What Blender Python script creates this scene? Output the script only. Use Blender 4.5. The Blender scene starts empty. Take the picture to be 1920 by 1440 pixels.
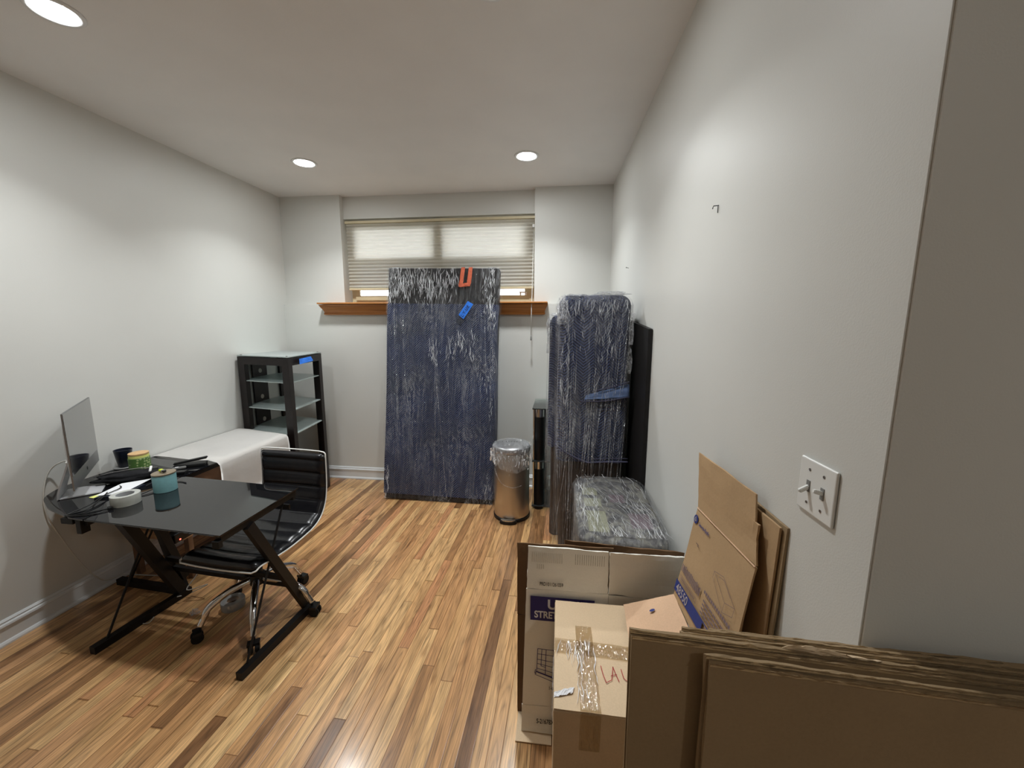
import bpy, bmesh, math, random
from mathutils import Vector, Matrix, noise
random.seed(7)
D = bpy.data
SC = bpy.context.scene
COL = SC.collection
PI = math.pi
V = Vector

# ------------------------------------------------------------------ camera
cam_d = D.cameras.new('camera')
cam = D.objects.new('camera', cam_d); COL.objects.link(cam); SC.camera = cam
cam_d.sensor_fit = 'HORIZONTAL'; cam_d.sensor_width = 36.0
cam_d.lens = 739.79 / 1920 * 36.0
cam_d.clip_start = 0.02
yaw, pitch, roll = .1175, .1488, .0015
fw = V((-math.sin(yaw)*math.cos(pitch), math.cos(yaw)*math.cos(pitch), -math.sin(pitch)))
r0 = V((math.cos(yaw), math.sin(yaw), 0)); u0 = r0.cross(fw)
rr = math.cos(roll)*r0 + math.sin(roll)*u0
uu = -math.sin(roll)*r0 + math.cos(roll)*u0
M = Matrix.Identity(4)
for i in range(3):
    M[i][0] = rr[i]; M[i][1] = uu[i]; M[i][2] = -fw[i]
M[2][3] = 1.72225
cam.matrix_world = M

# ------------------------------------------------------------------ world, exposure
wd = D.worlds.new('world'); SC.world = wd; wd.use_nodes = True
wd.node_tree.nodes['Background'].inputs[0].default_value = (.93, .97, 1, 1)
wd.node_tree.nodes['Background'].inputs[1].default_value = 5.2
SC.view_settings.view_transform = 'Standard'
SC.view_settings.look = 'None'
SC.view_settings.gamma = 1.0
SC.view_settings.use_curve_mapping = False
SC.view_settings.exposure = 0.42
LAMP_L = 90.0           # radiance of the recessed lamp discs
LAMP_W = 8.8           # and the watts of the downward beam of each
LAMP_SPREAD = 118
LAMP_C = (.95, .985, 1.0)

HC = 3.05               # ceiling height
XL = -2.9625            # left wall
YB, YL = 4.085, 4.03    # upper back wall, lower (proud) back wall
def xr(y): return .4925 + .0244*(4.072 - y)   # right wall runs very slightly out of square
YE = .735               # where the right wall ends

# ------------------------------------------------------------------ material helpers
def S2L(c):
    f = lambda v: v/12.92 if v <= .04045 else ((v+.055)/1.055)**2.4
    return tuple(f(v/255) for v in c) + (1,)
class NT:
    def __init__(s, name):
        s.m = D.materials.new(name); s.m.use_nodes = True
        s.t = s.m.node_tree; s.b = s.t.nodes['Principled BSDF']; s.out = s.t.nodes['Material Output']
    def n(s, typ, **k):
        nd = s.t.nodes.new(typ)
        for a, v in k.items():
            if a.startswith('i_'):
                key = a[2:]; key = int(key) if key.isdigit() else key.replace('_', ' ')
                nd.inputs[key].default_value = v
            else: setattr(nd, a, v)
        return nd
    def l(s, a, b): s.t.links.new(a, b)
    def math(s, op, a, b=None, c=None, clamp=False):
        nd = s.t.nodes.new('ShaderNodeMath'); nd.operation = op; nd.use_clamp = clamp
        for i, v in enumerate((a, b, c)):
            if v is None: continue
            if isinstance(v, (int, float)): nd.inputs[i].default_value = v
            else: s.l(v, nd.inputs[i])
        return nd.outputs[0]
    def coords(s, kind='Object', scale=(1, 1, 1), rot=(0, 0, 0), loc=(0, 0, 0)):
        tc = s.n('ShaderNodeTexCoord'); mp = s.n('ShaderNodeMapping')
        mp.inputs['Scale'].default_value = scale; mp.inputs['Rotation'].default_value = rot
        mp.inputs['Location'].default_value = loc
        s.l(tc.outputs[kind], mp.inputs[0]); return mp.outputs[0]
    def noise(s, vec, scale=5, detail=2, rough=.5, dist=0):
        nd = s.n('ShaderNodeTexNoise'); nd.inputs['Scale'].default_value = scale
        nd.inputs['Detail'].default_value = detail; nd.inputs['Roughness'].default_value = rough
        nd.inputs['Distortion'].default_value = dist
        if vec is not None: s.l(vec, nd.inputs['Vector'])
        return nd.outputs[0]
    def ramp(s, fac, stops, interp='LINEAR'):
        nd = s.n('ShaderNodeValToRGB'); cr = nd.color_ramp; cr.interpolation = interp
        while len(cr.elements) < len(stops): cr.elements.new(.5)
        for e, (p, c) in zip(cr.elements, stops):
            e.position = p; e.color = c if len(c) == 4 else tuple(c)+(1,)
        s.l(fac, nd.inputs[0]); return nd.outputs[0]
    def bump(s, h, strength=.3, dist=.01, normal_in=None):
        nd = s.n('ShaderNodeBump'); nd.inputs['Strength'].default_value = strength
        nd.inputs['Distance'].default_value = dist; s.l(h, nd.inputs['Height'])
        s.l(nd.outputs[0], (normal_in or s.b.inputs['Normal'])); return nd.outputs[0]
def simple(name, rgb, rough=.5, metal=0, spec=.5, var=0, vscale=20, bump=0, bscale=200, coat=0, **k):
    t = NT(name)
    c = S2L(rgb)
    t.b.inputs['Roughness'].default_value = rough; t.b.inputs['Metallic'].default_value = metal
    t.b.inputs['Specular IOR Level'].default_value = spec
    t.b.inputs['Coat Weight'].default_value = coat
    n = t.noise(t.coords(), vscale, 3)
    lo = tuple(v*(1-var) for v in c[:3]); hi = tuple(min(1, v*(1+var)) for v in c[:3])
    t.l(t.ramp(n, [(.3, lo), (.7, hi)]), t.b.inputs['Base Color'])
    if bump:
        t.bump(t.noise(t.coords(), bscale, 2), bump, .002)
    for kk, v in k.items(): t.b.inputs[kk.replace('_', ' ')].default_value = v
    return t.m

# ------------------------------------------------------------------ materials
MT = {}
MT['wall'] = simple('wall_paint', (216, 216, 211), .42, spec=.32, var=.015, vscale=2, bump=.12, bscale=260)
MT['ceil'] = simple('ceiling_paint', (232, 231, 229), .6, spec=.25, var=.02, vscale=3, bump=.15, bscale=180)
MT['white_trim'] = simple('white_trim_paint', (226, 228, 228), .28, var=.02, vscale=6)
MT['black_metal'] = simple('black_powder_coat', (17, 14, 13), .5, spec=.3, var=.15, bump=.1, bscale=500)
MT['espresso'] = simple('espresso_wood', (26, 18, 17), .42, spec=.35, var=.25, vscale=14)
MT['chrome'] = simple('chrome', (215, 215, 215), .08, 1, var=.01)
MT['steel_dull'] = simple('dull_steel', (150, 148, 146), .38, 1, var=.03)
MT['black_plastic'] = simple('black_plastic', (14, 14, 15), .4, spec=.4, var=.1)
MT['rubber'] = simple('black_rubber', (10, 10, 10), .6, spec=.3, var=.1)
MT['white_plastic'] = simple('white_plastic', (232, 232, 228), .25, var=.01)
MT['white_cable'] = simple('white_cable', (205, 203, 196), .5, var=.02)
MT['cream_frame'] = simple('cream_window_frame', (206, 194, 160), .45, var=.04, vscale=8)
MT['navy_ceramic'] = simple('navy_ceramic', (18, 24, 40), .35, var=.1)
MT['teal'] = simple('teal_ceramic', (112, 158, 162), .55, var=.06, vscale=60, bump=.1)
MT['grey_ceramic'] = simple('grey_ceramic', (130, 130, 128), .5, var=.05)
MT['bamboo'] = simple('bamboo_lid', (205, 168, 120), .5, var=.1, vscale=30)
MT['steel_lid'] = simple('brass_grey_lid', (165, 150, 128), .3, .7, var=.05)
MT['yellow'] = simple('yellow_paper', (225, 228, 130), .6, var=.03)
MT['lime'] = simple('lime_plastic', (205, 220, 40), .3, var=.03)
MT['paper'] = simple('white_paper', (226, 226, 228), .7, var=.02)
MT['core_grey'] = simple('tape_core_grey', (178, 180, 182), .7, var=.04)
MT['pale_hole'] = simple('pale_grommet', (196, 190, 178), .6, var=.05)
MT['aluminium'] = simple('brushed_aluminium', (176, 176, 178), .36, 1, var=.03, vscale=90)
MT['aluminium_plain'] = simple('satin_aluminium', (196, 196, 198), .42, .35, var=.03)
MT['screen'] = simple('dark_screen', (30, 28, 32), .12, spec=.9, var=.02, coat=.8)
MT['fabric_black'] = simple('black_fabric', (24, 24, 26), .8, spec=.2, var=.3, vscale=60, bump=.5, bscale=120)
MT['blue_tape'] = simple('blue_painter_tape', (42, 120, 225), .6, var=.05)
MT['ink'] = simple('black_ink', (22, 20, 24), .7, var=.02)
MT['ink_brown'] = simple('printed_dark_ink', (60, 46, 66), .75, var=.1, vscale=200)
MT['ink_blue'] = simple('printed_blue_ink', (38, 52, 120), .7, var=.08, vscale=80)
MT['ink_purple'] = simple('printed_purple_ink', (42, 34, 100), .7, var=.05)
MT['ink_red'] = simple('red_marker_ink', (170, 32, 40), .6, var=.05)
MT['ink_white'] = simple('printed_white', (214, 214, 220), .7, var=.03)
MT['ink_tan'] = simple('printed_tan', (170, 160, 160), .7, var=.03)
MT['ink_faint'] = simple('faint_print', (118, 100, 104), .8, var=.15, vscale=200)
MT['orange_strap'] = simple('orange_strap', (190, 92, 62), .7, var=.15, vscale=60)
MT['dark_leather'] = simple('dark_brown_leather', (44, 34, 30), .5, var=.2, vscale=8, bump=.2, bscale=60)
MT['black_panel'] = simple('black_board', (24, 22, 22), .6, spec=.3, var=.15, vscale=8)
MT['wood_dark'] = simple('walnut_board', (120, 88, 64), .5, var=.25, vscale=10)
MT['led'] = simple('red_led', (200, 30, 30), .4)
MT['led'].node_tree.nodes['Principled BSDF'].inputs['Emission Color'].default_value = (1, .08, .05, 1)
MT['led'].node_tree.nodes['Principled BSDF'].inputs['Emission Strength'].default_value = 4

def mk_emit(name, rgb, L):
    t = NT(name); e = t.n('ShaderNodeEmission'); e.inputs[0].default_value = rgb+(1,); e.inputs[1].default_value = L
    t.l(e.outputs[0], t.out.inputs[0]); return t.m
MT['lamp'] = mk_emit('lamp_glow', LAMP_C, LAMP_L)

MT['fill_dim'] = mk_emit('dim_fill_glow', (1, .99, .95), LAMP_L*.12)
MT['fill_hall'] = mk_emit('hall_fill_glow', (1, .99, .95), LAMP_L*1.9)  # glow of the added hall fill lights

def mk_floor():
    t = NT('oak_strip_floor')
    tc = t.coords('Object', rot=(0, 0, 0.026))
    sx = t.n('ShaderNodeSeparateXYZ'); t.l(tc, sx.inputs[0])
    w = .0585
    xs = t.math('DIVIDE', sx.outputs[0], w)
    row = t.math('FLOOR', xs)
    wn = t.n('ShaderNodeTexWhiteNoise', noise_dimensions='1D'); t.l(row, wn.inputs['W'])
    ln = t.math('MULTIPLY_ADD', wn.outputs[0], 1.2, .75)     # board length of that row
    ys = t.math('ADD', t.math('DIVIDE', sx.outputs[1], ln), t.math('MULTIPLY', wn.outputs[0], 37.3))
    idx = t.math('FLOOR', ys)
    cv = t.n('ShaderNodeCombineXYZ'); t.l(row, cv.inputs[0]); t.l(idx, cv.inputs[1])
    wb = t.n('ShaderNodeTexWhiteNoise', noise_dimensions='3D'); t.l(cv.outputs[0], wb.inputs['Vector'])
    rnd = wb.outputs[0]
    base = t.ramp(rnd, [(0, S2L((118, 84, 55))), (.12, S2L((148, 108, 70))), (.35, S2L((176, 132, 88))),
                        (.55, S2L((186, 144, 96))), (.75, S2L((200, 160, 110))), (.9, S2L((178, 126, 86))), (1, S2L((212, 174, 122)))])
    # grain: coordinates offset per board
    off = t.n('ShaderNodeVectorMath', operation='SCALE'); t.l(wb.outputs[1], off.inputs[0]); off.inputs[3].default_value = 30
    add = t.n('ShaderNodeVectorMath', operation='ADD'); t.l(tc, add.inputs[0]); t.l(off.outputs[0], add.inputs[1])
    mp = t.n('ShaderNodeMapping'); mp.inputs['Scale'].default_value = (26, 1.5, 1); t.l(add.outputs[0], mp.inputs[0])
    # cathedral figure: rings of a stretched noise
    nz = t.noise(mp.outputs[0], .55, 2, .5, .4)
    ring = t.math('FRACT', t.math('MULTIPLY', nz, 15))
    ring = t.math('ABSOLUTE', t.math('SUBTRACT', ring, .5))
    ring = t.math('MULTIPLY', ring, 2)
    rs = t.math('POWER', ring, 2.2)
    mp2 = t.n('ShaderNodeMapping'); mp2.inputs['Scale'].default_value = (420, 9, 1); t.l(add.outputs[0], mp2.inputs[0])
    fine = t.noise(mp2.outputs[0], 1.0, 3, .6)
    mp3 = t.n('ShaderNodeMapping'); mp3.inputs['Scale'].default_value = (40, 3.0, 1); t.l(add.outputs[0], mp3.inputs[0])
    mid = t.noise(mp3.outputs[0], 1.0, 3, .6)
    g = t.math('ADD', t.math('MULTIPLY', rs, .34), t.math('MULTIPLY', t.math('SUBTRACT', fine, .5), 1.3))
    g = t.math('ADD', g, t.math('MULTIPLY', t.math('SUBTRACT', mid, .5), 1.5))
    mul = t.math('SUBTRACT', 1.07, g)
    # knots and mineral streaks
    mp4 = t.n('ShaderNodeMapping'); mp4.inputs['Scale'].default_value = (9, 1.8, 1); t.l(add.outputs[0], mp4.inputs[0])
    kn = t.noise(mp4.outputs[0], 1.3, 3, .6)
    knr = t.ramp(kn, [(.60, (1, 1, 1)), (.74, (.48, .40, .34))])
    mx = t.n('ShaderNodeMix', data_type='RGBA', blend_type='MULTIPLY'); mx.inputs[0].default_value = 1
    cm = t.n('ShaderNodeCombineXYZ'); [t.l(mul, cm.inputs[i]) for i in range(3)]
    t.l(base, mx.inputs[6]); t.l(cm.outputs[0], mx.inputs[7])
    mx2 = t.n('ShaderNodeMix', data_type='RGBA', blend_type='MULTIPLY'); mx2.inputs[0].default_value = 1
    t.l(mx.outputs[2], mx2.inputs[6]); t.l(knr, mx2.inputs[7])
    # seams
    fx = t.math('FRACT', xs); ex = t.math('MINIMUM', fx, t.math('SUBTRACT', 1, fx))
    fy = t.math('FRACT', ys); ey = t.math('MULTIPLY', t.math('MINIMUM', fy, t.math('SUBTRACT', 1, fy)), 14)
    e = t.math('MINIMUM', ex, ey)
    seam = t.ramp(e, [(0, (.45, .38, .3)), (.022, (.62, .55, .48)), (.045, (1, 1, 1))])
    mx3 = t.n('ShaderNodeMix', data_type='RGBA', blend_type='MULTIPLY'); mx3.inputs[0].default_value = 1
    t.l(mx2.outputs[2], mx3.inputs[6]); t.l(seam, mx3.inputs[7])
    t.l(mx3.outputs[2], t.b.inputs['Base Color'])
    t.b.inputs['Roughness'].default_value = .3
    t.b.inputs['Specular IOR Level'].default_value = .4
    t.b.inputs['Coat Weight'].default_value = .35; t.b.inputs['Coat Roughness'].default_value = .16
    h = t.math('ADD', t.math('MULTIPLY', fine, .25), t.math('MULTIPLY', t.ramp(e, [(0, (0, 0, 0)), (.05, (1, 1, 1))]), 1))
    wav = t.noise(tc, 6, 2)
    t.bump(t.math('ADD', h, wav), .14, .004)
    return t.m
MT['floor'] = mk_floor()

def mk_wood(name, a, b, sc=(3, 40, 40), rough=.4):
    t = NT(name)
    n = t.noise(t.coords(scale=sc), 1, 4, .6, .3)
    t.l(t.ramp(n, [(.3, S2L(a)), (.7, S2L(b))]), t.b.inputs['Base Color'])
    t.b.inputs['Roughness'].default_value = rough; return t.m
MT['oak_sill'] = mk_wood('oak_sill', (158, 96, 44), (196, 132, 70), (2, 60, 60))

def mk_card(name, rgb, var=.1, spot=.5):
    t = NT(name); c = S2L(rgb)
    n1 = t.noise(t.coords(scale=(1, 1, 1)), 6, 3)
    n2 = t.noise(t.coords(scale=(60, 60, 60)), 3, 3, .7)
    g = t.math('ADD', t.math('MULTIPLY', n1, .5), t.math('MULTIPLY', n2, .5))
    t.l(t.ramp(g, [(.3, tuple(v*(1-var) for v in c[:3])), (.7, tuple(min(1, v*(1+var)) for v in c[:3]))]), t.b.inputs['Base Color'])
    t.b.inputs['Roughness'].default_value = .78; t.b.inputs['Specular IOR Level'].default_value = .2
    t.bump(t.noise(t.coords(), 9, 3), .25, .01); return t.m
MT['kraft'] = mk_card('kraft_cardboard', (180, 150, 114))
MT['kraft_dark'] = mk_card('dark_kraft_cardboard', (152, 130, 100))
MT['kraft_light'] = mk_card('pale_kraft_cardboard', (214, 190, 158))
MT['kraft_shade'] = mk_card('shaded_brown_cardboard', (112, 86, 62))  # kraft darkened to carry the shade on the rear carton
MT['kraft_pink'] = mk_card('inner_kraft_cardboard', (214, 178, 146))
MT['white_card'] = mk_card('white_cardboard', (234, 231, 222), .05)
MT['torn'] = mk_card('torn_cardboard_edge', (196, 176, 146), .25)
MT['canvas'] = mk_card('off_white_paper', (243, 240, 235), .03)

def mk_glass(name, tint=(.8, .95, .9), rough=.02, op=.1):
    t = NT(name)
    tr = t.n('ShaderNodeBsdfTransparent'); tr.inputs[0].default_value = tint+(1,)
    gl = t.n('ShaderNodeBsdfGlossy'); gl.inputs['Roughness'].default_value = rough
    df = t.n('ShaderNodeBsdfDiffuse'); df.inputs[0].default_value = tuple(v*.8 for v in tint)+(1,)
    fr = t.n('ShaderNodeFresnel'); fr.inputs[0].default_value = 1.5
    m1 = t.n('ShaderNodeMixShader'); m1.inputs[0].default_value = op
    t.l(tr.outputs[0], m1.inputs[1]); t.l(df.outputs[0], m1.inputs[2])
    m2 = t.n('ShaderNodeMixShader'); t.l(fr.outputs[0], m2.inputs[0]); t.l(m1.outputs[0], m2.inputs[1]); t.l(gl.outputs[0], m2.inputs[2])
    t.l(m2.outputs[0], t.out.inputs[0]); return t.m
MT['glass'] = mk_glass('clear_glass', (.97, .97, .97), .01, 0.0)
MT['screen_mesh'] = mk_glass('insect_screen', (.38, .38, .38), .5, .15)
MT['glass_green'] = mk_glass('greenish_glass', (.9, .97, .95), .03, .04)
MT['glass_frost'] = mk_glass('frosted_glass', (.70, .82, .80), .3, .75)
MT['tape_clear'] = mk_glass('clear_tape_roll', (.86, .87, .80), .25, .62)
MT['plastic_grey'] = mk_glass('smoky_plastic', (.75, .76, .74), .2, .45)
t = NT('black_glass'); t.b.inputs['Base Color'].default_value = (.006, .006, .007, 1)
t.b.inputs['Roughness'].default_value = .02; t.b.inputs['Specular IOR Level'].default_value = .75
t.bump(t.noise(t.coords(), 1.5, 1), .01, .002); MT['black_glass'] = t.m

def mk_film(name, sc=(30, 30, .9), streak=.5, crumple=.5, haze=.02, cs=26, gloss=.08, clear=.5, topz=None, broadk=.16, bd=.035, cd=.3):
    """stretch film: mostly see-through, white stretched creases in patches, sharp glints"""
    t = NT(name)
    c0 = t.n('ShaderNodeTexCoord')
    warp = t.noise(t.coords(scale=(1.1, 1.1, .5)), 1.3, 2)
    cw = t.n('ShaderNodeCombineXYZ'); t.l(warp, cw.inputs[0]); t.l(warp, cw.inputs[1])
    ad = t.n('ShaderNodeVectorMath', operation='MULTIPLY_ADD')
    t.l(cw.outputs[0], ad.inputs[0]); ad.inputs[1].default_value = (.5, .5, 0); t.l(c0.outputs['Object'], ad.inputs[2])
    mp = t.n('ShaderNodeMapping'); mp.inputs['Scale'].default_value = sc; t.l(ad.outputs[0], mp.inputs[0])
    s1 = t.noise(mp.outputs[0], 1.0, 5, .7)
    s2 = t.noise(mp.outputs[0], .45, 2, .5)
    thin = t.ramp(t.math('ABSOLUTE', t.math('SUBTRACT', s1, .5)), [(0, (1, 1, 1)), (.008, (.45, .45, .45)), (.03, (0, 0, 0))])
    broad = t.ramp(s2, [(.5, (0, 0, 0)), (.72, (1, 1, 1))])
    patch = t.ramp(t.noise(t.coords(scale=(1, 1, .8)), 2.4, 2), [(clear-.08, (0, 0, 0)), (clear+.16, (1, 1, 1))])
    cr = t.noise(t.coords(scale=(1, 1, .55)), cs, 4, .7, 1.0)
    crl = t.ramp(t.math('ABSOLUTE', t.math('SUBTRACT', cr, .5)), [(0, (1, 1, 1)), (.02, (.3, .3, .3)), (.06, (0, 0, 0))])
    cmask = patch
    if topz is not None:
        sx = t.n('ShaderNodeSeparateXYZ'); t.l(c0.outputs['Object'], sx.inputs[0])
        zr = t.n('ShaderNodeMapRange'); zr.inputs[1].default_value = topz[0]; zr.inputs[2].default_value = topz[1]; t.l(sx.outputs[2], zr.inputs[0])
        cmask = t.math('ADD', t.math('MULTIPLY', patch, .35), t.math('MULTIPLY', zr.outputs[0], .9), clamp=True)
    a = t.math('MULTIPLY', t.math('ADD', t.math('MULTIPLY', thin, .8), t.math('MULTIPLY', broad, broadk)), t.math('ADD', t.math('MULTIPLY', patch, .8), .2))
    a = t.math('ADD', t.math('MULTIPLY', a, streak), t.math('MULTIPLY', t.math('MULTIPLY', crl, cmask), crumple*cd))
    hz = t.math('ADD', a, haze, clamp=True)
    tr = t.n('ShaderNodeBsdfTransparent')
    df = t.n('ShaderNodeBsdfDiffuse'); df.inputs[0].default_value = (.8, .82, .85, 1)
    gl = t.n('ShaderNodeBsdfGlossy'); gl.inputs['Roughness'].default_value = .10
    h = t.math('ADD', t.math('MULTIPLY', s1, .9), t.math('MULTIPLY', t.math('MULTIPLY', cr, cmask), crumple*2.4))
    t.bump(h, 1.0, bd, gl.inputs['Normal'])
    m1 = t.n('ShaderNodeMixShader'); t.l(hz, m1.inputs[0]); t.l(tr.outputs[0], m1.inputs[1]); t.l(df.outputs[0], m1.inputs[2])
    m2 = t.n('ShaderNodeMixShader'); m2.inputs[0].default_value = gloss
    t.l(m1.outputs[0], m2.inputs[1]); t.l(gl.outputs[0], m2.inputs[2])
    t.l(m2.outputs[0], t.out.inputs[0]); return t.m
MT['film'] = mk_film('stretch_film', (30, 30, .8), .42, .5, .006, 22, .05, .5, None, .14, .06)
MT['film_slab'] = mk_film('slab_stretch_film', (34, 34, .6), .55, 1.0, .002, 17, .04, .5, (1.55, 2.15), .05, .12, .04)
MT['film_loose'] = mk_film('loose_stretch_film', (16, 16, 6), .7, 1.0, .03, 34, .12, .35, None, .3, .06)
MT['film_heavy'] = mk_film('heavy_stretch_film', (30, 3.5, 9), .6, .7, .015, 26, .09, .45, None, .2, .05, .16)

def mk_blanket():
    t = NT('navy_moving_blanket')
    tc = t.coords('Object')
    sx = t.n('ShaderNodeSeparateXYZ'); t.l(tc, sx.inputs[0])
    w = t.noise(tc, 3, 2)
    xx = t.math('ADD', t.math('ADD', sx.outputs[0], sx.outputs[1]), t.math('MULTIPLY', w, .03))
    zig = t.math('ABSOLUTE', t.math('SUBTRACT', t.math('FRACT', t.math('MULTIPLY', xx, 8.5)), .5))
    ph = t.math('ADD', t.math('MULTIPLY', sx.outputs[2], 50), t.math('MULTIPLY', zig, 5.4))
    ln = t.math('ABSOLUTE', t.math('SUBTRACT', t.math('FRACT', ph), .5))
    col = t.ramp(ln, [(.0, (.004, .009, .036)), (.34, (.006, .016, .066)), (.46, (.016, .032, .11)), (.5, (.055, .085, .19))])
    n = t.noise(t.coords(), 2.3, 3)
    mx = t.n('ShaderNodeMix', data_type='RGBA', blend_type='MULTIPLY'); mx.inputs[0].default_value = 1
    t.l(col, mx.inputs[6]); t.l(t.ramp(n, [(.3, (.55, .55, .6)), (.7, (1.25, 1.25, 1.3))]), mx.inputs[7])
    t.l(mx.outputs[2], t.b.inputs['Base Color'])
    t.b.inputs['Roughness'].default_value = .8
    t.b.inputs['Sheen Weight'].default_value = .15
    t.bump(t.math('SUBTRACT', .5, ln), .8, .02); return t.m
MT['blanket'] = mk_blanket()
MT['blanket_pale'] = simple('pale_blue_blanket_lining', (92, 112, 150), .85, var=.15, vscale=30)
MT['hem'] = simple('blanket_binding', (66, 66, 88), .8, var=.1)

def mk_blind():
    t = NT('cellular_shade_fabric')
    df = t.n('ShaderNodeBsdfDiffuse'); df.inputs[0].default_value = S2L((216, 212, 203))
    tl = t.n('ShaderNodeBsdfTranslucent'); tl.inputs[0].default_value = S2L((240, 239, 232))
    m = t.n('ShaderNodeMixShader'); m.inputs[0].default_value = .5
    t.l(df.outputs[0], m.inputs[1]); t.l(tl.outputs[0], m.inputs[2]); t.l(m.outputs[0], t.out.inputs[0]); return t.m
MT['blind'] = mk_blind()

def mk_green():
    t = NT('green_flower_print')
    vo = t.n('ShaderNodeTexVoronoi', feature='F1'); vo.inputs['Scale'].default_value = 62
    vo.inputs['Randomness'].default_value = .45; t.l(t.coords(), vo.inputs['Vector'])
    t.l(t.ramp(vo.outputs['Distance'], [(0, S2L((214, 214, 140))), (.16, S2L((214, 214, 140))), (.2, S2L((92, 128, 62))), (.32, S2L((200, 212, 160))), (.4, S2L((86, 122, 58))), (1, S2L((80, 116, 56)))]), t.b.inputs['Base Color'])
    t.b.inputs['Roughness'].default_value = .5; return t.m
MT['green'] = mk_green()

def mk_brushed():
    t = NT('brushed_steel')
    t.b.inputs['Metallic'].default_value = 1; t.b.inputs['Base Color'].default_value = S2L((206, 196, 184))
    n = t.noise(t.coords(scale=(3, 3, 300)), 1, 3)
    t.l(t.ramp(n, [(.3, (.30, .30, .30)), (.7, (.42, .42, .42))]), t.b.inputs['Roughness'])
    t.b.inputs['Anisotropic'].default_value = .4
    t.bump(n, .05, .002); return t.m
MT['brushed'] = mk_brushed()

def mk_leather():
    t = NT('black_leather'); t.b.inputs['Base Color'].default_value = (.006, .006, .008, 1)
    t.b.inputs['Roughness'].default_value = .27; t.b.inputs['Specular IOR Level'].default_value = .5
    n = t.noise(t.coords(), 12, 3)
    t.bump(n, .35, .008); return t.m
MT['leather'] = mk_leather()

def mk_pattern():
    t = NT('grey_patterned_upholstery')
    a = t.noise(t.coords(scale=(1, 1, 1)), 9, 3, .6, 1.5)
    c1 = t.ramp(a, [(.32, S2L((38, 37, 39))), (.46, S2L((80, 78, 78))), (.6, S2L((118, 116, 106))), (.72, S2L((56, 46, 52)))])
    t.l(c1, t.b.inputs['Base Color']); t.b.inputs['Roughness'].default_value = .85; return t.m
MT['pattern'] = mk_pattern()

# ------------------------------------------------------------------ mesh helpers
def finish(name, bm, mat, parent=None, smooth=False, world=None, recalc=True):
    if recalc: bmesh.ops.recalc_face_normals(bm, faces=bm.faces)
    if world is not None:            # geometry given in world coordinates -> bring into the thing's frame
        bm.transform(world.inverted())
    me = D.meshes.new(name); bm.to_mesh(me); bm.free()
    if smooth:
        me.shade_smooth()
        if smooth != True: me.set_sharp_from_angle(angle=smooth)
    me.materials.append(MT[mat] if isinstance(mat, str) else mat)
    o = D.objects.new(name, me); COL.objects.link(o)
    if parent is not None: o.parent = parent
    return o
class Thing:
    def __init__(s, name, label, cat, loc=(0, 0, 0), rz=0, group=None):
        s.o = D.objects.new(name, None); COL.objects.link(s.o)
        s.o.location = loc; s.o.rotation_euler = (0, 0, rz); s.o.empty_display_size = .05
        s.o['label'] = label; s.o['category'] = cat
        if group: s.o['group'] = group
        s.M = Matrix.Translation(loc) @ Matrix.Rotation(rz, 4, 'Z')
    def part(s, name, bm, mat, smooth=False, world=True, parent=None):
        return finish(name, bm, mat, parent or s.o, smooth, s.M if world else None)
def tag(o, label, cat, group=None):
    o['label'] = label; o['category'] = cat
    if group: o['group'] = group
    return o
def struct(name, bm, mat, parent=None, smooth=False):
    o = finish(name, bm, mat, parent, smooth)
    if parent is None: o['kind'] = 'structure'
    return o
def NB(): return bmesh.new()
def box(bm, x0, x1, y0, y1, z0, z1, bev=0, rot=None, seg=2):
    vs = [bm.verts.new((x, y, z)) for x in (x0, x1) for y in (y0, y1) for z in (z0, z1)]
    q = [(0, 1, 3, 2), (4, 6, 7, 5), (0, 4, 5, 1), (2, 3, 7, 6), (0, 2, 6, 4), (1, 5, 7, 3)]
    fs = [bm.faces.new([vs[i] for i in f]) for f in q]
    if bev:
        es = list({e for f in fs for e in f.edges})
        r = bmesh.ops.bevel(bm, geom=es, offset=bev, segments=seg, affect='EDGES', profile=.5)
        vs = list({v for f in r['faces'] for v in f.verts} | {v for v in vs if v.is_valid})
    if rot is not None:
        bmesh.ops.transform(bm, matrix=rot, verts=[v for v in vs if v.is_valid])
    return bm
def bar(bm, p0, p1, w, h, up=(0, 0, 1)):
    """rectangular bar from p0 to p1, w across, h along up"""
    p0, p1 = V(p0), V(p1); d = (p1-p0).normalized(); up = V(up)
    s = d.cross(up).normalized(); u = s.cross(d).normalized()
    vs = []
    for p in (p0, p1):
        for a, b in ((-1, -1), (1, -1), (1, 1), (-1, 1)):
            vs.append(bm.verts.new(p + s*a*w/2 + u*b*h/2))
    for f in ((0, 1, 2, 3), (7, 6, 5, 4), (0, 4, 5, 1), (1, 5, 6, 2), (2, 6, 7, 3), (3, 7, 4, 0)):
        bm.faces.new([vs[i] for i in f])
    return bm
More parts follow.
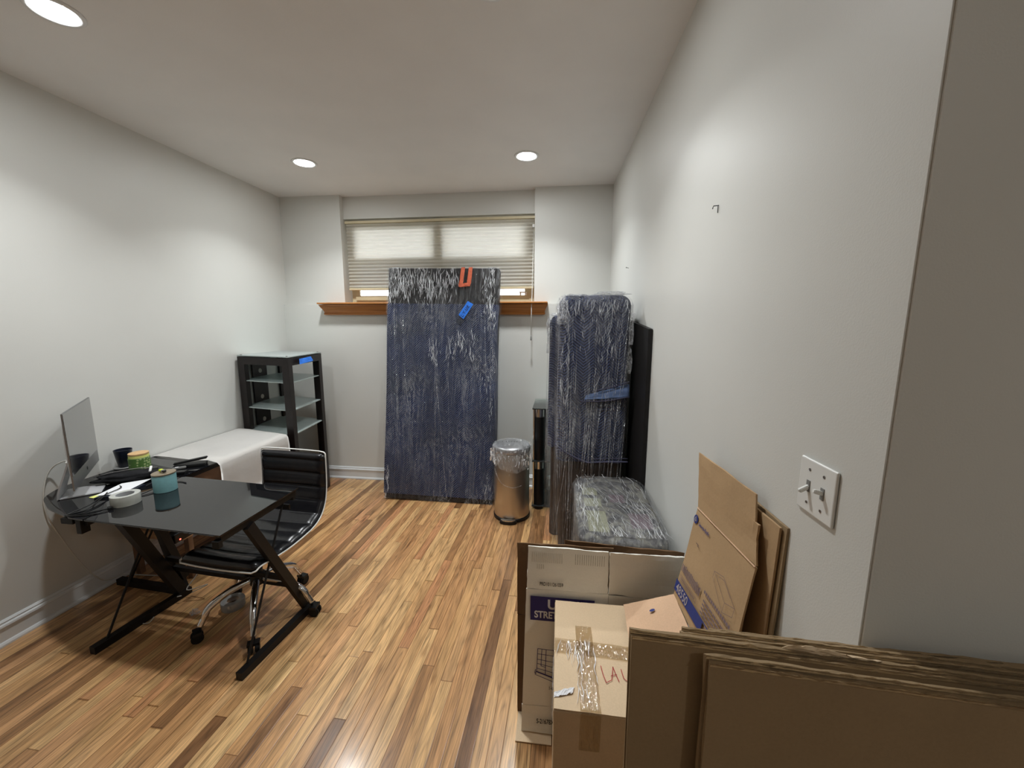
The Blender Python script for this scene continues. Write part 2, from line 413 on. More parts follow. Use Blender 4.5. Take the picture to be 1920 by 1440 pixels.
def tube(bm, pts, r, seg=10, closed=False, caps=True, flat=1.0):
    pts = [V(p) for p in pts]; n = len(pts); rings = []
    rad = r if isinstance(r, (list, tuple)) else [r]*n
    pu = None
    for i, p in enumerate(pts):
        if closed: d = (pts[(i+1) % n]-pts[i-1])
        else: d = pts[min(i+1, n-1)]-pts[max(i-1, 0)]
        d.normalize()
        if pu is None:
            a = V((0, 0, 1)) if abs(d.z) < .9 else V((1, 0, 0)); u = (a - d*a.dot(d)).normalized()
        else: u = (pu - d*pu.dot(d)).normalized()
        pu = u; s = d.cross(u)
        rings.append([bm.verts.new(p + rad[i]*(math.cos(k*2*PI/seg)*s + flat*math.sin(k*2*PI/seg)*u)) for k in range(seg)])
    m = n if closed else n-1
    for i in range(m):
        a, b = rings[i], rings[(i+1) % n]
        for k in range(seg): bm.faces.new((a[k], a[(k+1) % seg], b[(k+1) % seg], b[k]))
    if caps and not closed:
        bm.faces.new(rings[0][::-1]); bm.faces.new(rings[-1])
    return bm
def cyl(bm, p0, p1, r, seg=24, r1=None):
    return tube(bm, [p0, p1], [r, r if r1 is None else r1], seg)
def lathe(bm, prof, c=(0, 0, 0), seg=40, sx=1, sy=1, cap0=True, cap1=True):
    c = V(c); rings = []
    for r, z in prof:
        rings.append([bm.verts.new(c+V((r*sx*math.cos(k*2*PI/seg), r*sy*math.sin(k*2*PI/seg), z))) for k in range(seg)])
    for a, b in zip(rings, rings[1:]):
        for k in range(seg): bm.faces.new((a[k], a[(k+1) % seg], b[(k+1) % seg], b[k]))
    if cap0: bm.faces.new(rings[0][::-1])
    if cap1: bm.faces.new(rings[-1])
    return bm
def prism(bm, poly, off):
    off = V(off); a = [bm.verts.new(V(p)) for p in poly]; b = [bm.verts.new(V(p)+off) for p in poly]
    n = len(a); bm.faces.new(a[::-1]); bm.faces.new(b)
    for i in range(n): bm.faces.new((a[i], a[(i+1) % n], b[(i+1) % n], b[i]))
    return bm
def spline(pts, n=8):
    pts = [V(p) for p in pts]; P = [pts[0]*2-pts[1]] + pts + [pts[-1]*2-pts[-2]]; out = []
    for i in range(1, len(P)-2):
        for k in range(n):
            t = k/n; a, b, c, d = P[i-1], P[i], P[i+1], P[i+2]
            out.append(.5*((2*b)+(c-a)*t+(2*a-5*b+4*c-d)*t*t+(3*b-a-3*c+d)*t**3))
    out.append(pts[-1]); return out
def nz(x, y, z, s=1.0, seed=0):
    return noise.noise(V((x*s+seed*7.3, y*s-seed*3.1, z*s+seed)))
def slab(bm, P00, P10, P01, P11, th, nu=12, nv=12, warp=0, ws=3, edge=0, seed=1, nside=None):
    """a sheet through four corners, th thick, with a gentle warp and an uneven edge"""
    P00, P10, P01, P11 = map(V, (P00, P10, P01, P11))
    n = (P10-P00).cross(P01-P00).normalized()
    if nside is not None and n.dot(V(nside)) < 0: n = -n
    lay = []
    for s in (0, 1):
        g = []
        for j in range(nv+1):
            row = []
            for i in range(nu+1):
                u, v = i/nu, j/nv
                p = (P00*(1-u)+P10*u)*(1-v)+(P01*(1-u)+P11*u)*v
                p = p + n*(warp*nz(u*ws, v*ws, 0, 1, seed))
                if edge and (i in (0, nu) or j in (0, nv)):
                    k = edge*nz(u*31, v*29, s*4, 1, seed)
                    if j in (0, nv): p = p + (P01-P00).normalized()*k
                    if i in (0, nu): p = p + (P10-P00).normalized()*k
                row.append(bm.verts.new(p - n*th*s))
            g.append(row)
        lay.append(g)
    a, b = lay
    for j in range(nv):
        for i in range(nu):
            bm.faces.new((a[j][i], a[j][i+1], a[j+1][i+1], a[j+1][i]))
            bm.faces.new((b[j][i], b[j+1][i], b[j+1][i+1], b[j][i+1]))
    for i in range(nu):
        bm.faces.new((a[0][i], b[0][i], b[0][i+1], a[0][i+1])); bm.faces.new((a[nv][i], a[nv][i+1], b[nv][i+1], b[nv][i]))
    for j in range(nv):
        bm.faces.new((a[j][0], a[j+1][0], b[j+1][0], b[j][0])); bm.faces.new((a[j][nu], b[j][nu], b[j+1][nu], a[j+1][nu]))
    return bm
def rrect(w, d, r, n=6, sub=8):
    """outline of a rounded rectangle, centred, with points along its straight runs"""
    out = []
    cs = [(w/2-r, d/2-r, 0), (-w/2+r, d/2-r, 1), (-w/2+r, -d/2+r, 2), (w/2-r, -d/2+r, 3)]
    for k, (cx, cy, q) in enumerate(cs):
        for i in range(n+1):
            a = q*PI/2 + i*PI/2/n; out.append((cx+r*math.cos(a), cy+r*math.sin(a)))
        nx, ny, nq = cs[(k+1) % 4]; a = nq*PI/2
        x0, y0 = out[-1]; x1, y1 = nx+r*math.cos(a), ny+r*math.sin(a)
        for i in range(1, sub): out.append((x0+(x1-x0)*i/sub, y0+(y1-y0)*i/sub))
    return out
def shell(bm, c, w, d, r, zs, off=0, amp=0, ns=(3, 3, 3), seed=1, rz=0, top=True, bottom=True, lean=(0, 0), taper=None, topr=.0, sub=14):
    """upright soft block: stacked rounded-rectangle rings with a domed edge; noise makes it lumpy"""
    c = V(c); rings = []; zmin, zmax = zs[0], zs[-1]
    R = Matrix.Rotation(rz, 3, 'Z')
    levels = [(z, 0) for z in zs]
    if topr:
        levels = [(z, 0) for z in zs if z < zmax-topr]
        for k in range(7):
            a = k/6*PI/2; levels.append((zmax-topr+topr*math.sin(a), topr*(1-math.cos(a))))
    for z, inset in levels:
        f = 1 if taper is None else taper(z)
        ring = []
        for x, y in rrect(max(.02, (w+2*off)*f-2*inset), max(.02, (d+2*off)*f-2*inset), max(.008, r+off-inset*.6), 5, sub):
            L = math.hypot(x, y) or 1
            k = amp*noise.noise(V((x*ns[0]+seed*5.1, y*ns[1]+seed, z*ns[2]-seed)))
            p = R @ V((x+x/L*k, y+y/L*k, 0))
            ring.append(bm.verts.new(c + p + V((lean[0]*(z-zmin), lean[1]*(z-zmin), z))))
        rings.append(ring)
    n = len(rings[0])
    for a, b in zip(rings, rings[1:]):
        for k in range(n): bm.faces.new((a[k], a[(k+1) % n], b[(k+1) % n], b[k]))
    if top: bm.faces.new(rings[-1])
    if bottom: bm.faces.new(rings[0][::-1])
    return bm
def frange(a, b, n): return [a+(b-a)*i/n for i in range(n+1)]
def text_bm(txt, size, org, xd, yd, ext=.0004, spacing=1.0, bold=0, sx=1.0):
    cu = D.curves.new('t', 'FONT'); cu.body = txt; cu.size = size; cu.space_character = spacing; cu.offset = bold
    cu.extrude = 0
    o = D.objects.new('t', cu); COL.objects.link(o)
    dg = bpy.context.evaluated_depsgraph_get(); me = D.meshes.new_from_object(o.evaluated_get(dg))
    bm = bmesh.new(); bm.from_mesh(me); D.objects.remove(o); D.curves.remove(cu); D.meshes.remove(me)
    xd, yd = V(xd).normalized(), V(yd).normalized(); zd = xd.cross(yd).normalized(); yd = zd.cross(xd)
    mt = Matrix.Identity(4)
    for i in range(3): mt[i][0] = xd[i]*sx; mt[i][1] = yd[i]; mt[i][2] = zd[i]; mt[i][3] = V(org)[i]+zd[i]*ext
    bm.transform(mt); return bm
def quads_on(bm, org, xd, yd, rects, lift=.0006):
    """flat printed rectangles (x0,y0,x1,y1) on a plane"""
    xd, yd = V(xd).normalized(), V(yd).normalized(); zd = xd.cross(yd).normalized(); org = V(org)+zd*lift
    for x0, y0, x1, y1 in rects:
        bm.faces.new([bm.verts.new(org+xd*a+yd*b) for a, b in ((x0, y0), (x1, y0), (x1, y1), (x0, y1))])
    return bm
def strokes_on(bm, org, xd, yd, lines, w, lift=.0008):
    xd, yd = V(xd).normalized(), V(yd).normalized(); zd = xd.cross(yd).normalized(); org = V(org)+zd*lift
    for ln in lines:
        for (a, b), (c, d) in zip(ln, ln[1:]):
            L = math.hypot(c-a, d-b) or 1; nx, ny = -(d-b)/L*w/2, (c-a)/L*w/2; ex, ey = (c-a)/L*w*.3, (d-b)/L*w*.3
            bm.faces.new([bm.verts.new(org+xd*p+yd*q) for p, q in ((a-ex+nx, b-ey+ny), (a-ex-nx, b-ey-ny), (c+ex-nx, d+ey-ny), (c+ex+nx, d+ey+ny))])
    return bm

# ================================================================== ROOM
struct('floor', box(NB(), XL-.15, 3.2, -2.6, 4.3, -.12, 0), 'floor')
struct('ceiling', box(NB(), XL-.15, 3.2, -2.6, 4.3, HC, HC+.12), 'ceil')
struct('wall_left', box(NB(), XL-.12, XL, -2.6, 4.3, 0, HC), 'wall')
bm = NB()                                            # right wall with its square end facing the camera side
prism(bm, [(xr(4.3), 4.3, 0), (xr(YE), YE, 0), (xr(YE)+.13, YE, 0), (xr(4.3)+.13, 4.3, 0)], (0, 0, HC))
bmesh.ops.bevel(bm, geom=[e for e in bm.edges if abs(e.verts[0].co.x-xr(YE)) < .001 and abs(e.verts[1].co.x-xr(YE)) < .001 and abs(e.verts[0].co.y-YE) < .001 and abs(e.verts[1].co.y-YE) < .001 and abs(e.verts[0].co.z-e.verts[1].co.z) > 1],
                offset=.004, segments=2, affect='EDGES')
struct('wall_right', bm, 'wall')
struct('wall_hall_front', box(NB(), xr(YE)+.13, 3.2, YE, YE+.13, 0, HC), 'wall')
struct('wall_hall', box(NB(), XL, 3.2, -2.6, -2.5, 0, HC), 'wall')
struct('wall_hall_side', box(NB(), 3.1, 3.2, -2.5, YE, 0, HC), 'wall')
# back wall: lower proud part, two piers, recess above the window
WX0, WX1, WZ0, WZ1 = -2.29, -.257, 1.932, 2.825
bm = NB()
box(bm, XL, .75, YL, 4.4, 0, WZ0)
box(bm, XL, WX0, YB, 4.4, WZ0, HC)
box(bm, WX1, .75, YB, 4.4, WZ0, HC)
box(bm, WX0, WX1, YB+.07, 4.4, WZ1, HC)
struct('wall_back', bm, 'wall')
def baseboard(name, p0, p1, nrm):
    """profiled skirting: flat board, bead on top, quarter-round shoe"""
    p0, p1, nrm = V(p0), V(p1), V(nrm)
    prof = [(0, 0), (.024, 0), (.024, .010), (.018, .020), (.013, .024), (.013, .098), (.020, .104), (.018, .114), (.010, .120), (.012, .128), (.004, .138), (0, .138)]
    bm = NB(); A = [bm.verts.new(p0+nrm*a+V((0, 0, z))) for a, z in prof]; B = [bm.verts.new(p1+nrm*a+V((0, 0, z))) for a, z in prof]
    n = len(A)
    for i in range(n): bm.faces.new((A[i], A[(i+1) % n], B[(i+1) % n], B[i]))
    bm.faces.new(A); bm.faces.new(B[::-1])
    return struct(name, bm, 'white_trim')
baseboard('baseboard_left', (XL, -2.5, 0), (XL, YL, 0), (1, 0, 0))
baseboard('baseboard_back', (XL, YL, 0), (xr(YL), YL, 0), (0, -1, 0))
baseboard('baseboard_right', (xr(YE), YE, 0), (xr(YL), YL, 0), (-1, 0, 0))

# ---- window: frame, sashes, glass
wf = NB(); FY = 4.225
def ring(bm, x0, x1, z0, z1, t_, y0, y1):
    box(bm, x0, x1, y0, y1, z0, z0+t_); box(bm, x0, x1, y0, y1, z1-t_, z1)
    box(bm, x0, x0+t_, y0, y1, z0+t_, z1-t_); box(bm, x1-t_, x1, y0, y1, z0+t_, z1-t_)
ring(wf, WX0+.012, WX1-.012, WZ0+.004, WZ1-.004, .05, FY, FY+.08)
win = struct('window_1', wf, 'cream_frame')
wm = .5*(WX0+WX1)
for i, (a, b) in enumerate(((WX0+.062, wm+.012), (wm-.012, WX1-.062))):
    bm = NB(); ring(bm, a, b, WZ0+.054, WZ1-.054, .048, FY-.018+i*.03, FY+.008+i*.03)
    box(bm, a+.042, b-.042, FY-.012+i*.03, FY+.004+i*.03, 2.375, 2.43)
    sa = struct('sash', bm, 'cream_frame', win)
    struct('pane', box(NB(), a+.04, b-.04, FY-.006+i*.03, FY-.002+i*.03, WZ0+.094, WZ1-.094), 'glass', sa)
    struct('insect_screen', box(NB(), a+.04, b-.04, FY+.02+i*.03, FY+.0205+i*.03, 2.10, 2.40), 'screen_mesh', sa)
struct('mullion', box(NB(), wm-.055, wm+.055, FY-.03, FY+.07, WZ0+.054, WZ1-.054, .004), 'cream_frame', win)
bm = NB(); box(bm, -.42, -.34, FY-.032, FY-.018, 2.052, 2.066, .003); box(bm, -.415, -.40, FY-.03, FY-.018, 2.03, 2.056); box(bm, -.36, -.345, FY-.03, FY-.018, 2.03, 2.056)
struct('latch', bm, 'white_plastic', win)
# outside: unseen ground, and an overhang added to darken the top of the blind
struct('ground_outside', box(NB(), -6, 4, 4.41, 14, 1.6, 1.78), mk_card('concrete', (150, 148, 142), .1))
struct('dimming_overhang', box(NB(), -6, 4, 4.41, 5.3, 3.0, 3.1), 'ceil')
# wooden sill with its moulded apron
bm = NB()
box(bm, -2.505, -.118, 3.905, FY+.02, 1.932, 1.948, .004)
prof = [(0, 1.928), (-.088, 1.928), (-.082, 1.915), (-.070, 1.900), (-.050, 1.878), (-.038, 1.858), (-.036, 1.845), (-.042, 1.838), (-.040, 1.826), (-.02, 1.822), (0, 1.822)]
A = [bm.verts.new((-2.475-(.0 if i in (0, 9, 10) else 0)+(-dy-.03)*-.6, YL+dy, z)) for i, (dy, z) in enumerate(prof)]
B = [bm.verts.new((-.148-(-dy-.03)*-.6, YL+dy, z)) for dy, z in prof]
for i in range(len(A)): bm.faces.new((A[i], A[(i+1) % len(A)], B[(i+1) % len(A)], B[i]))
bm.faces.new(A); bm.faces.new(B[::-1])
struct('trim_1', bm, 'oak_sill')

# ---- cellular shade
sh = Thing('window_blind', 'pleated off-white cellular shade lowered over most of the high window', 'window blind', (wm, 4.17, WZ1))
bx0, bx1 = WX0+.022, WX1-.01
zt, zb = WZ1-.045, 2.108
npl = 19; bm = NB(); prev = None; segx = 24
rows = []
for i in range(2*npl+1):
    z = zt+(zb-zt)*i/(2*npl); y = 4.168-(.019 if i % 2 else 0)
    rows.append([bm.verts.new((bx0+(bx1-bx0)*k/segx, y, z)) for k in range(segx+1)])
for a, b in zip(rows, rows[1:]):
    for k in range(segx): bm.faces.new((a[k], a[k+1], b[k+1], b[k]))
sh.part('pleats', bm, 'blind')
sh.part('head_rail', box(NB(), bx0-.01, bx1+.008, 4.142, 4.19, WZ1-.048, WZ1-.022, .003), 'cream_frame')
sh.part('bottom_rail', box(NB(), bx0, bx1, 4.145, 4.178, zb-.018, zb+.004, .004), 'cream_frame')
bm = NB(); tube(bm, [(-.272, 4.13, 2.70), (-.274, 4.07, 2.4), (-.274, 3.96, 1.955), (-.275, 3.93, 1.9), (-.276, 3.93, 1.62)], .0022, 6)
tube(bm, [(-.266, 4.13, 2.70), (-.268, 4.07, 2.4), (-.270, 3.96, 1.955), (-.271, 3.93, 1.9), (-.274, 3.93, 1.62)], .0018, 6)
cd = sh.part('pull_cord', bm, 'white_cable', True)
o = finish('cord_tassel', lathe(NB(), [(.002, .05), (.006, .045), (.008, .01), (.006, 0)], (-.275-wm, 3.93-4.17, 1.57-WZ1), 10), 'grey_ceramic', cd, True)
bm = NB(); box(bm, -.285, -.262, 4.118, 4.14, 2.685, 2.715, .003); sh.part('cord_lock', bm, 'white_plastic')

# ---- recessed ceiling lamps
lamps = [(-2.172, 1.664, 'recessed ceiling light at the upper left, nearest the camera on the left wall side'),
         (-2.125, 3.281, 'recessed ceiling light at the far left, above the left end of the window'),
         (-.282, 3.356, 'recessed ceiling light at the far right, above the right end of the window'),
         (-.290, 1.735, 'recessed ceiling light at the top edge, nearest the camera on the right wall side')]
tr_m = lm_m = None
for x, y, lab in lamps:
    T = Thing('ceiling_light', lab, 'ceiling light', (x, y, HC), 0, 'recessed ceiling lights')
    ld = D.lights.new('lamp_beam', 'AREA'); ld.shape = 'DISK'; ld.size = .14; ld.energy = LAMP_W; ld.color = LAMP_C; ld.spread = math.radians(LAMP_SPREAD)
    lo = D.objects.new('lamp_beam', ld); COL.objects.link(lo); lo.parent = T.o; lo.location = (0, 0, -.009)
    if tr_m is None:
        bm = NB(); lathe(bm, [(.074, 0), (.098, 0), (.098, -.003), (.092, -.008), (.078, -.007), (.074, -.004)], seg=48, cap0=False, cap1=False)
        for v in bm.verts: pass
        tr_m = T.part('trim_ring', bm, 'white_trim', True, False)
        bm = NB(); lathe(bm, [(.076, -.0012), (.075, -.004), (.04, -.0055)], seg=32, cap0=False); lm_m = T.part('lamp_disc', bm, 'lamp', True, False)
    else:
        for src in (tr_m, lm_m):
            c = src.copy(); COL.objects.link(c); c.parent = T.o

for x, y in ((-1.2, -1.3), (1.6, -1.3)):  # unseen fill lights added to brighten the hall side
    T = Thing('ceiling_light', 'added fill light, unseen, on the hall ceiling behind the camera, on the %s side' % ('left' if x < 0 else 'right'), 'ceiling light', (x, y, HC), 0, 'added hall fill lights')
    c = tr_m.copy(); COL.objects.link(c); c.parent = T.o
    bm = NB(); lathe(bm, [(.076, -.0012), (.075, -.004), (.04, -.0055)], seg=32, cap0=False); T.part('lamp_disc', bm, 'fill_dim' if x < 0 else 'fill_hall', True, False)

# ---- switch plate on the right wall
def onwall(y, z, off=0.0): return V((xr(y)-off, y, z))
wr = math.atan(.0244)
T = Thing('light_switch', 'white double toggle light switch plate on the right wall', 'light switch', (xr(.892), .892, 1.366), wr)
bm = NB(); box(bm, -.007, 0, -.0585, .0585, -.0615, .0615, .004, seg=3); T.part('cover_plate', bm, 'white_plastic', False, False)
for yy, up in ((.023, -1), (-.023, 1)):
    slot = T.part('toggle_slot', box(NB(), -.0085, -.005, yy-.0055, yy+.0055, -.013, .013), 'grey_ceramic', False, False)
    bm = NB(); bar(bm, (-.005, yy, up*.001), (-.026, yy, up*.010-.003), .0085, .009, (0, 0, 1)); bmesh.ops.bevel(bm, geom=bm.edges[:], offset=.0015, segments=2, affect='EDGES')
    T.part('toggle', bm, 'white_plastic', False, False)
    for zz in (.038, -.038):
        bm = NB(); cyl(bm, (-.0065, yy, zz), (-.0082, yy, zz), .0032, 12); T.part('screw', bm, 'steel_dull', False, False)
# ---- nails
bm = NB(); p = onwall(1.55, 2.138); tube(bm, [p+V((.01, 0, .004)), p+V((-.016, .008, .004)), p+V((-.018, .01, -.006))], .0016, 6); tube(bm, [p+V((-.004, 0, .004)), p+V((-.004, -.002, -.022))], .0012, 6)
tag(finish('nail', bm, 'black_metal', None, True), 'bent nail with a wire hook high on the right wall', 'nail')
bm = NB(); p = onwall(3.173, 2.148); tube(bm, [p+V((.01, 0, 0)), p+V((-.02, -.02, .003))], .0022, 6); tube(bm, [p+V((-.019, -.02, .003)), p+V((-.022, -.021, .003))], .005, 8)
tag(finish('nail', bm, 'steel_dull', None, True), 'small straight nail in the right wall near the back corner', 'nail')

# ================================================================== DESK
DZ = .76
T = Thing('glass_desk', 'black glass L-shaped desk on black metal Z-frame legs by the left wall', 'desk', (-2.2, 1.85, 0))
def glass(poly, name='glass_top'):
    bm = NB(); prism(bm, [(x, y, DZ-.008) for x, y in poly], (0, 0, .008))
    bmesh.ops.bevel(bm, geom=bm.edges[:], offset=.0016, segments=2, affect='EDGES'); return T.part(name, bm, 'black_glass')
glass([(-1.532, 1.521), (-1.527, 2.074), (-2.372, 2.148), (-2.332, 1.578)])
cv = spline([(-2.338, 1.578, 0), (-2.44, 1.592, 0), (-2.542, 1.624, 0), (-2.66, 1.662, 0), (-2.742, 1.704, 0), (-2.83, 1.755, 0), (-2.885, 1.815, 0), (-2.93, 1.9, 0), (-2.945, 2.02, 0), (-2.948, 2.148, 0)], 4)
glass([(p.x, p.y) for p in cv] + [(-2.378, 2.148)])
glass([(-2.948, 2.153), (-2.378, 2.153), (-2.392, 3.10), (-2.948, 3.24)])
def mbar(name, p0, p1, w, h, up=(0, 0, 1)):
    return T.part(name, bar(NB(), p0, p1, w, h, up), 'black_metal')
zt = DZ-.009
# right-hand Z leg
mbar('top_rail', (-1.56, 1.54, zt-.018), (-1.555, 2.065, zt-.018), .03, .036)
mbar('leg', (-1.545, 1.70, zt-.036), (-1.50, 2.02, .03), .028, .05, (0, 1, 0))
mbar('foot_rail', (-1.52, 1.525, .02), (-1.475, 2.05, .02), .035, .04)
T.part('brace_rod', tube(NB(), [(-1.565, 1.985, zt-.036), (-1.525, 1.585, .04)], .006, 8), 'black_metal')
for y_ in (1.53, 2.045):
    T.part('rail_cap', box(NB(), -1.575, -1.54, y_-.012, y_+.012, zt-.056, zt-.02, .002), 'rubber')
# left-hand Z leg
mbar('top_rail', (-2.36, 1.60, zt-.018), (-2.40, 2.13, zt-.018), .03, .036)
mbar('leg', (-2.36, 1.74, zt-.036), (-2.37, 2.04, .03), .045, .055, (0, 1, 0))
mbar('leg', (-2.40, 1.92, zt-.036), (-2.36, 2.06, .12), .035, .045, (0, 1, 0))
mbar('foot_rail', (-2.41, 1.575, .02), (-2.355, 2.08, .02), .038, .04)
T.part('brace_rod', tube(NB(), [(-2.40, 2.03, zt-.036), (-2.40, 1.64, .04)], .006, 8), 'black_metal')
# wing Z leg running towards the wall
mbar('foot_rail', (-2.90, 2.10, .02), (-2.39, 2.06, .02), .038, .04)
mbar('leg', (-2.60, 2.09, zt-.036), (-2.38, 2.06, .04), .045, .04, (1, 0, 0))
mbar('top_rail', (-2.90, 2.12, zt-.018), (-2.42, 2.12, zt-.018), .03, .036)
T.part('brace_rod', tube(NB(), [(-2.42, 2.10, zt-.05), (-2.80, 2.09, .04)], .006, 8), 'black_metal')
T.part('support_bracket', box(NB(), -2.49, -2.42, 1.592, 1.64, zt-.03, zt, .002), 'black_metal')
T.part('support_bracket', box(NB(), -2.395, -2.365, 1.585, 1.625, zt-.075, zt, .002), 'black_metal')
# cross bars between the two Z legs
mbar('cross_bar', (-2.37, 1.98, .30), (-1.525, 1.905, .285), .022, .026)
mbar('cross_bar', (-2.36, 2.00, .225), (-1.515, 1.945, .215), .022, .026)
mbar('cross_bar', (-2.40, 2.12, zt-.10), (-1.57, 2.04, zt-.10), .012, .03)
mbar('top_rail', (-2.42, 2.16, zt-.018), (-2.43, 3.07, zt-.018), .03, .036)
mbar('leg', (-2.43, 3.07, zt-.036), (-2.43, 3.07, .0), .04, .04, (0, 1, 0))
mbar('leg', (-2.90, 3.07, zt-.036), (-2.90, 3.07, .0), .04, .04, (0, 1, 0))
mbar('cross_bar', (-2.90, 3.07, zt-.018), (-2.43, 3.07, zt-.018), .03, .036)

# wooden unit under the wing
T = Thing('wooden_shelf_unit', 'low brown wooden shelf unit standing under the desk wing', 'shelf unit', (-2.66, 2.7, 0))
T.part('top_board', box(NB(), -2.90, -2.455, 2.20, 3.02, .585, .70, .003), 'wood_dark')
T.part('shelf', box(NB(), -2.90, -2.455, 2.16, 3.02, .30, .355, .003), mk_wood('pale_plank', (160, 120, 84), (190, 152, 112), (40, 2, 40)))
for x_ in (-2.88, -2.475):
    for y_ in (2.22, 3.0):
        T.part('leg', box(NB(), x_-.018, x_+.018, y_-.018, y_+.018, 0, .585, .002), 'wood_dark')

# off-white cover over the far part of the wing
bm = NB(); rows = []
prof = [(-2.955, .0), (-2.90, .004), (-2.80, .006), (-2.70, .004), (-2.60, .006), (-2.50, .007), (-2.43, .006), (-2.372, .002), (-2.358, -.02), (-2.352, -.07), (-2.350, -.13), (-2.348, -.20), (-2.346, -.27), (-2.345, -.33)]
NY = 40
for j in range(NY+1):
    v = j/NY; row = []
    for i, (x, dz) in enumerate(prof):
        y0 = 2.462 + (-.075)*min(1, max(0, (x+2.955)/.55)); y1 = 3.255-.145*max(0, (x+2.955)/.56) if x < -2.395 else 3.11
        if x > -2.36: y0 = 2.392
        y = y0+(y1-y0)*v
        z = DZ+.004+dz
        fold = .004*nz(x*4, y*3, 0, 1, 5)
        if i < 7: z += abs(fold)*1.2 + .018*math.exp(-((x+2.43)/.05)**2-((y-2.43)/.05)**2)
        xx = x + (.012*nz(z*3, y*3.5, 0, 1, 9)+.008 if i >= 7 else 0)
        if i >= 7: z += .012*math.sin(v*5+1)*0
        row.append(bm.verts.new((xx, y+.004*nz(x*9, v*3, 2), z)))
    rows.append(row)
for a, b in zip(rows, rows[1:]):
    for k in range(len(prof)-1): bm.faces.new((a[k], a[k+1], b[k+1], b[k]))
r = bmesh.ops.solidify(bm, geom=bm.faces[:], thickness=.003)
tag(finish('paper_cover', bm, 'canvas', None, True), 'large off-white paper sheet draped over the far part of the desk', 'cover')

# ================================================================== COMPUTER
def V3(a, b, t): return V(a)*(1-t)+V(b)*t
T = Thing('computer_monitor', 'silver all-in-one computer with a dark screen at the desk corner', 'computer', (-2.72, 1.88, DZ))
n_ = V((-2.49, 1.67, .86)); f_ = V((-2.912, 2.102, .86)); up = V((0, 0, 1)); wdir = (f_-n_).normalized()
nf = V((wdir.y, -wdir.x, 0)).normalized()     # points to the room (front)
if nf.x < 0: nf = -nf
W_ = (f_-n_).length; H_ = .412
bm = NB(); prism(bm, [n_, f_, f_+up*H_, n_+up*H_], -nf*.006); bmesh.ops.bevel(bm, geom=bm.edges[:], offset=.002, segments=2, affect='EDGES')
body = T.part('housing', bm, 'aluminium')
# curved back of the housing
bm = NB(); g = []
for j in range(9):
    row = []
    for i in range(13):
        u, v = i/12, j/8; k = (1-(2*u-1)**2)*(1-(2*v-1)**2)
        row.append(bm.verts.new(n_+wdir*W_*u+up*H_*v-nf*(.006+.032*k**.6)))
    g.append(row)
for j in range(8):
    for i in range(12): bm.faces.new((g[j][i], g[j][i+1], g[j+1][i+1], g[j+1][i]))
T.part('back_cover', bm, 'aluminium_plain', True)
T.part('screen', prism(NB(), [n_+wdir*.004+up*.078, f_-wdir*.004+up*.078, f_-wdir*.004+up*(H_-.004), n_+wdir*.004+up*(H_-.004)], nf*.0012), 'screen')
T.part('chin_mark', lathe(NB(), [(.011, 0), (.011, .0008)], (0, 0, 0), 20), 'black_plastic').matrix_basis = Matrix.Translation(n_+wdir*W_*.5+up*.038+nf*.0006-V((-2.72, 1.88, DZ))) @ (V((0, 0, 1)).rotation_difference(nf).to_matrix().to_4x4()) @ Matrix.Scale(.85, 4, V((1, 0, 0))) @ Matrix.Translation(-V((2.72, -1.88, -DZ)))
mid = (n_+f_)/2
bc = mid-nf*.11
bm = NB(); hw = .085
foot = [mid+nf*.055+wdir*-hw, mid+nf*.055+wdir*hw, bc+wdir*hw, bc-wdir*hw]
prism(bm, [V((p.x, p.y, DZ+.001)) for p in foot], (0, 0, .007)); bmesh.ops.bevel(bm, geom=bm.edges[:], offset=.003, segments=2, affect='EDGES')
T.part('stand_foot', bm, 'aluminium_plain')
bm = NB(); pts = spline([V((bc.x, bc.y, DZ+.005)), V((bc.x, bc.y, DZ+.05))+nf*.008, V((bc.x, bc.y, DZ+.16))+nf*.045, V((bc.x, bc.y, DZ+.28))+nf*.085], 5)
L, R_ = [], []
for p in pts:
    for lst, s in ((L, -1), (R_, 1)): lst.append((bm.verts.new(p+wdir*hw*s), bm.verts.new(p+wdir*hw*s-nf*.008)))
for k in range(len(pts)-1):
    bm.faces.new((L[k][0], R_[k][0], R_[k+1][0], L[k+1][0])); bm.faces.new((L[k][1], L[k+1][1], R_[k+1][1], R_[k][1]))
    bm.faces.new((L[k][0], L[k+1][0], L[k+1][1], L[k][1])); bm.faces.new((R_[k][0], R_[k][1], R_[k+1][1], R_[k+1][0]))
T.part('stand_neck', bm, 'aluminium_plain')

# white power cable hanging behind the desk
bm = NB(); tube(bm, spline([(-2.80, 1.86, .93), (-2.86, 1.90, .93), (-2.925, 1.885, .90), (-2.952, 1.86, .84), (-2.955, 1.835, .737), (-2.95, 1.832, .62), (-2.945, 1.875, .448), (-2.94, 1.95, .223), (-2.925, 2.03, .07), (-2.90, 2.125, .045), (-2.80, 2.19, .006), (-2.6, 2.2, .006)], 8), .004, 8)
tag(finish('power_cable', bm, 'white_cable', None, True), 'white computer cable hanging down the wall behind the desk', 'cable')
bm = NB(); tube(bm, spline([(-2.32, 2.10, .18), (-2.29, 2.08, .13), (-2.31, 2.02, .06), (-2.20, 2.06, .08), (-2.31, 2.05, .02)], 6), .0032, 6)
tag(finish('cable', bm, 'white_cable', None, True), 'short white cord knotted at the foot of the left desk leg', 'cable')
bm = NB(); tube(bm, spline([(-2.32, 1.99, .04), (-2.42, 1.97, .012), (-2.42, 1.87, .005), (-2.40, 1.80, .005), (-2.34, 1.80, .005), (-2.32, 1.82, .03)], 8), .003, 6)
tag(finish('cable', bm, 'white_cable', None, True), 'thin white cord looping over the floor under the desk', 'cable')
def cable(pts, r, label, mat='black_plastic'):
    return tag(finish('cable', tube(NB(), spline(pts, 8), r, 8), mat, None, True), label, 'cable')
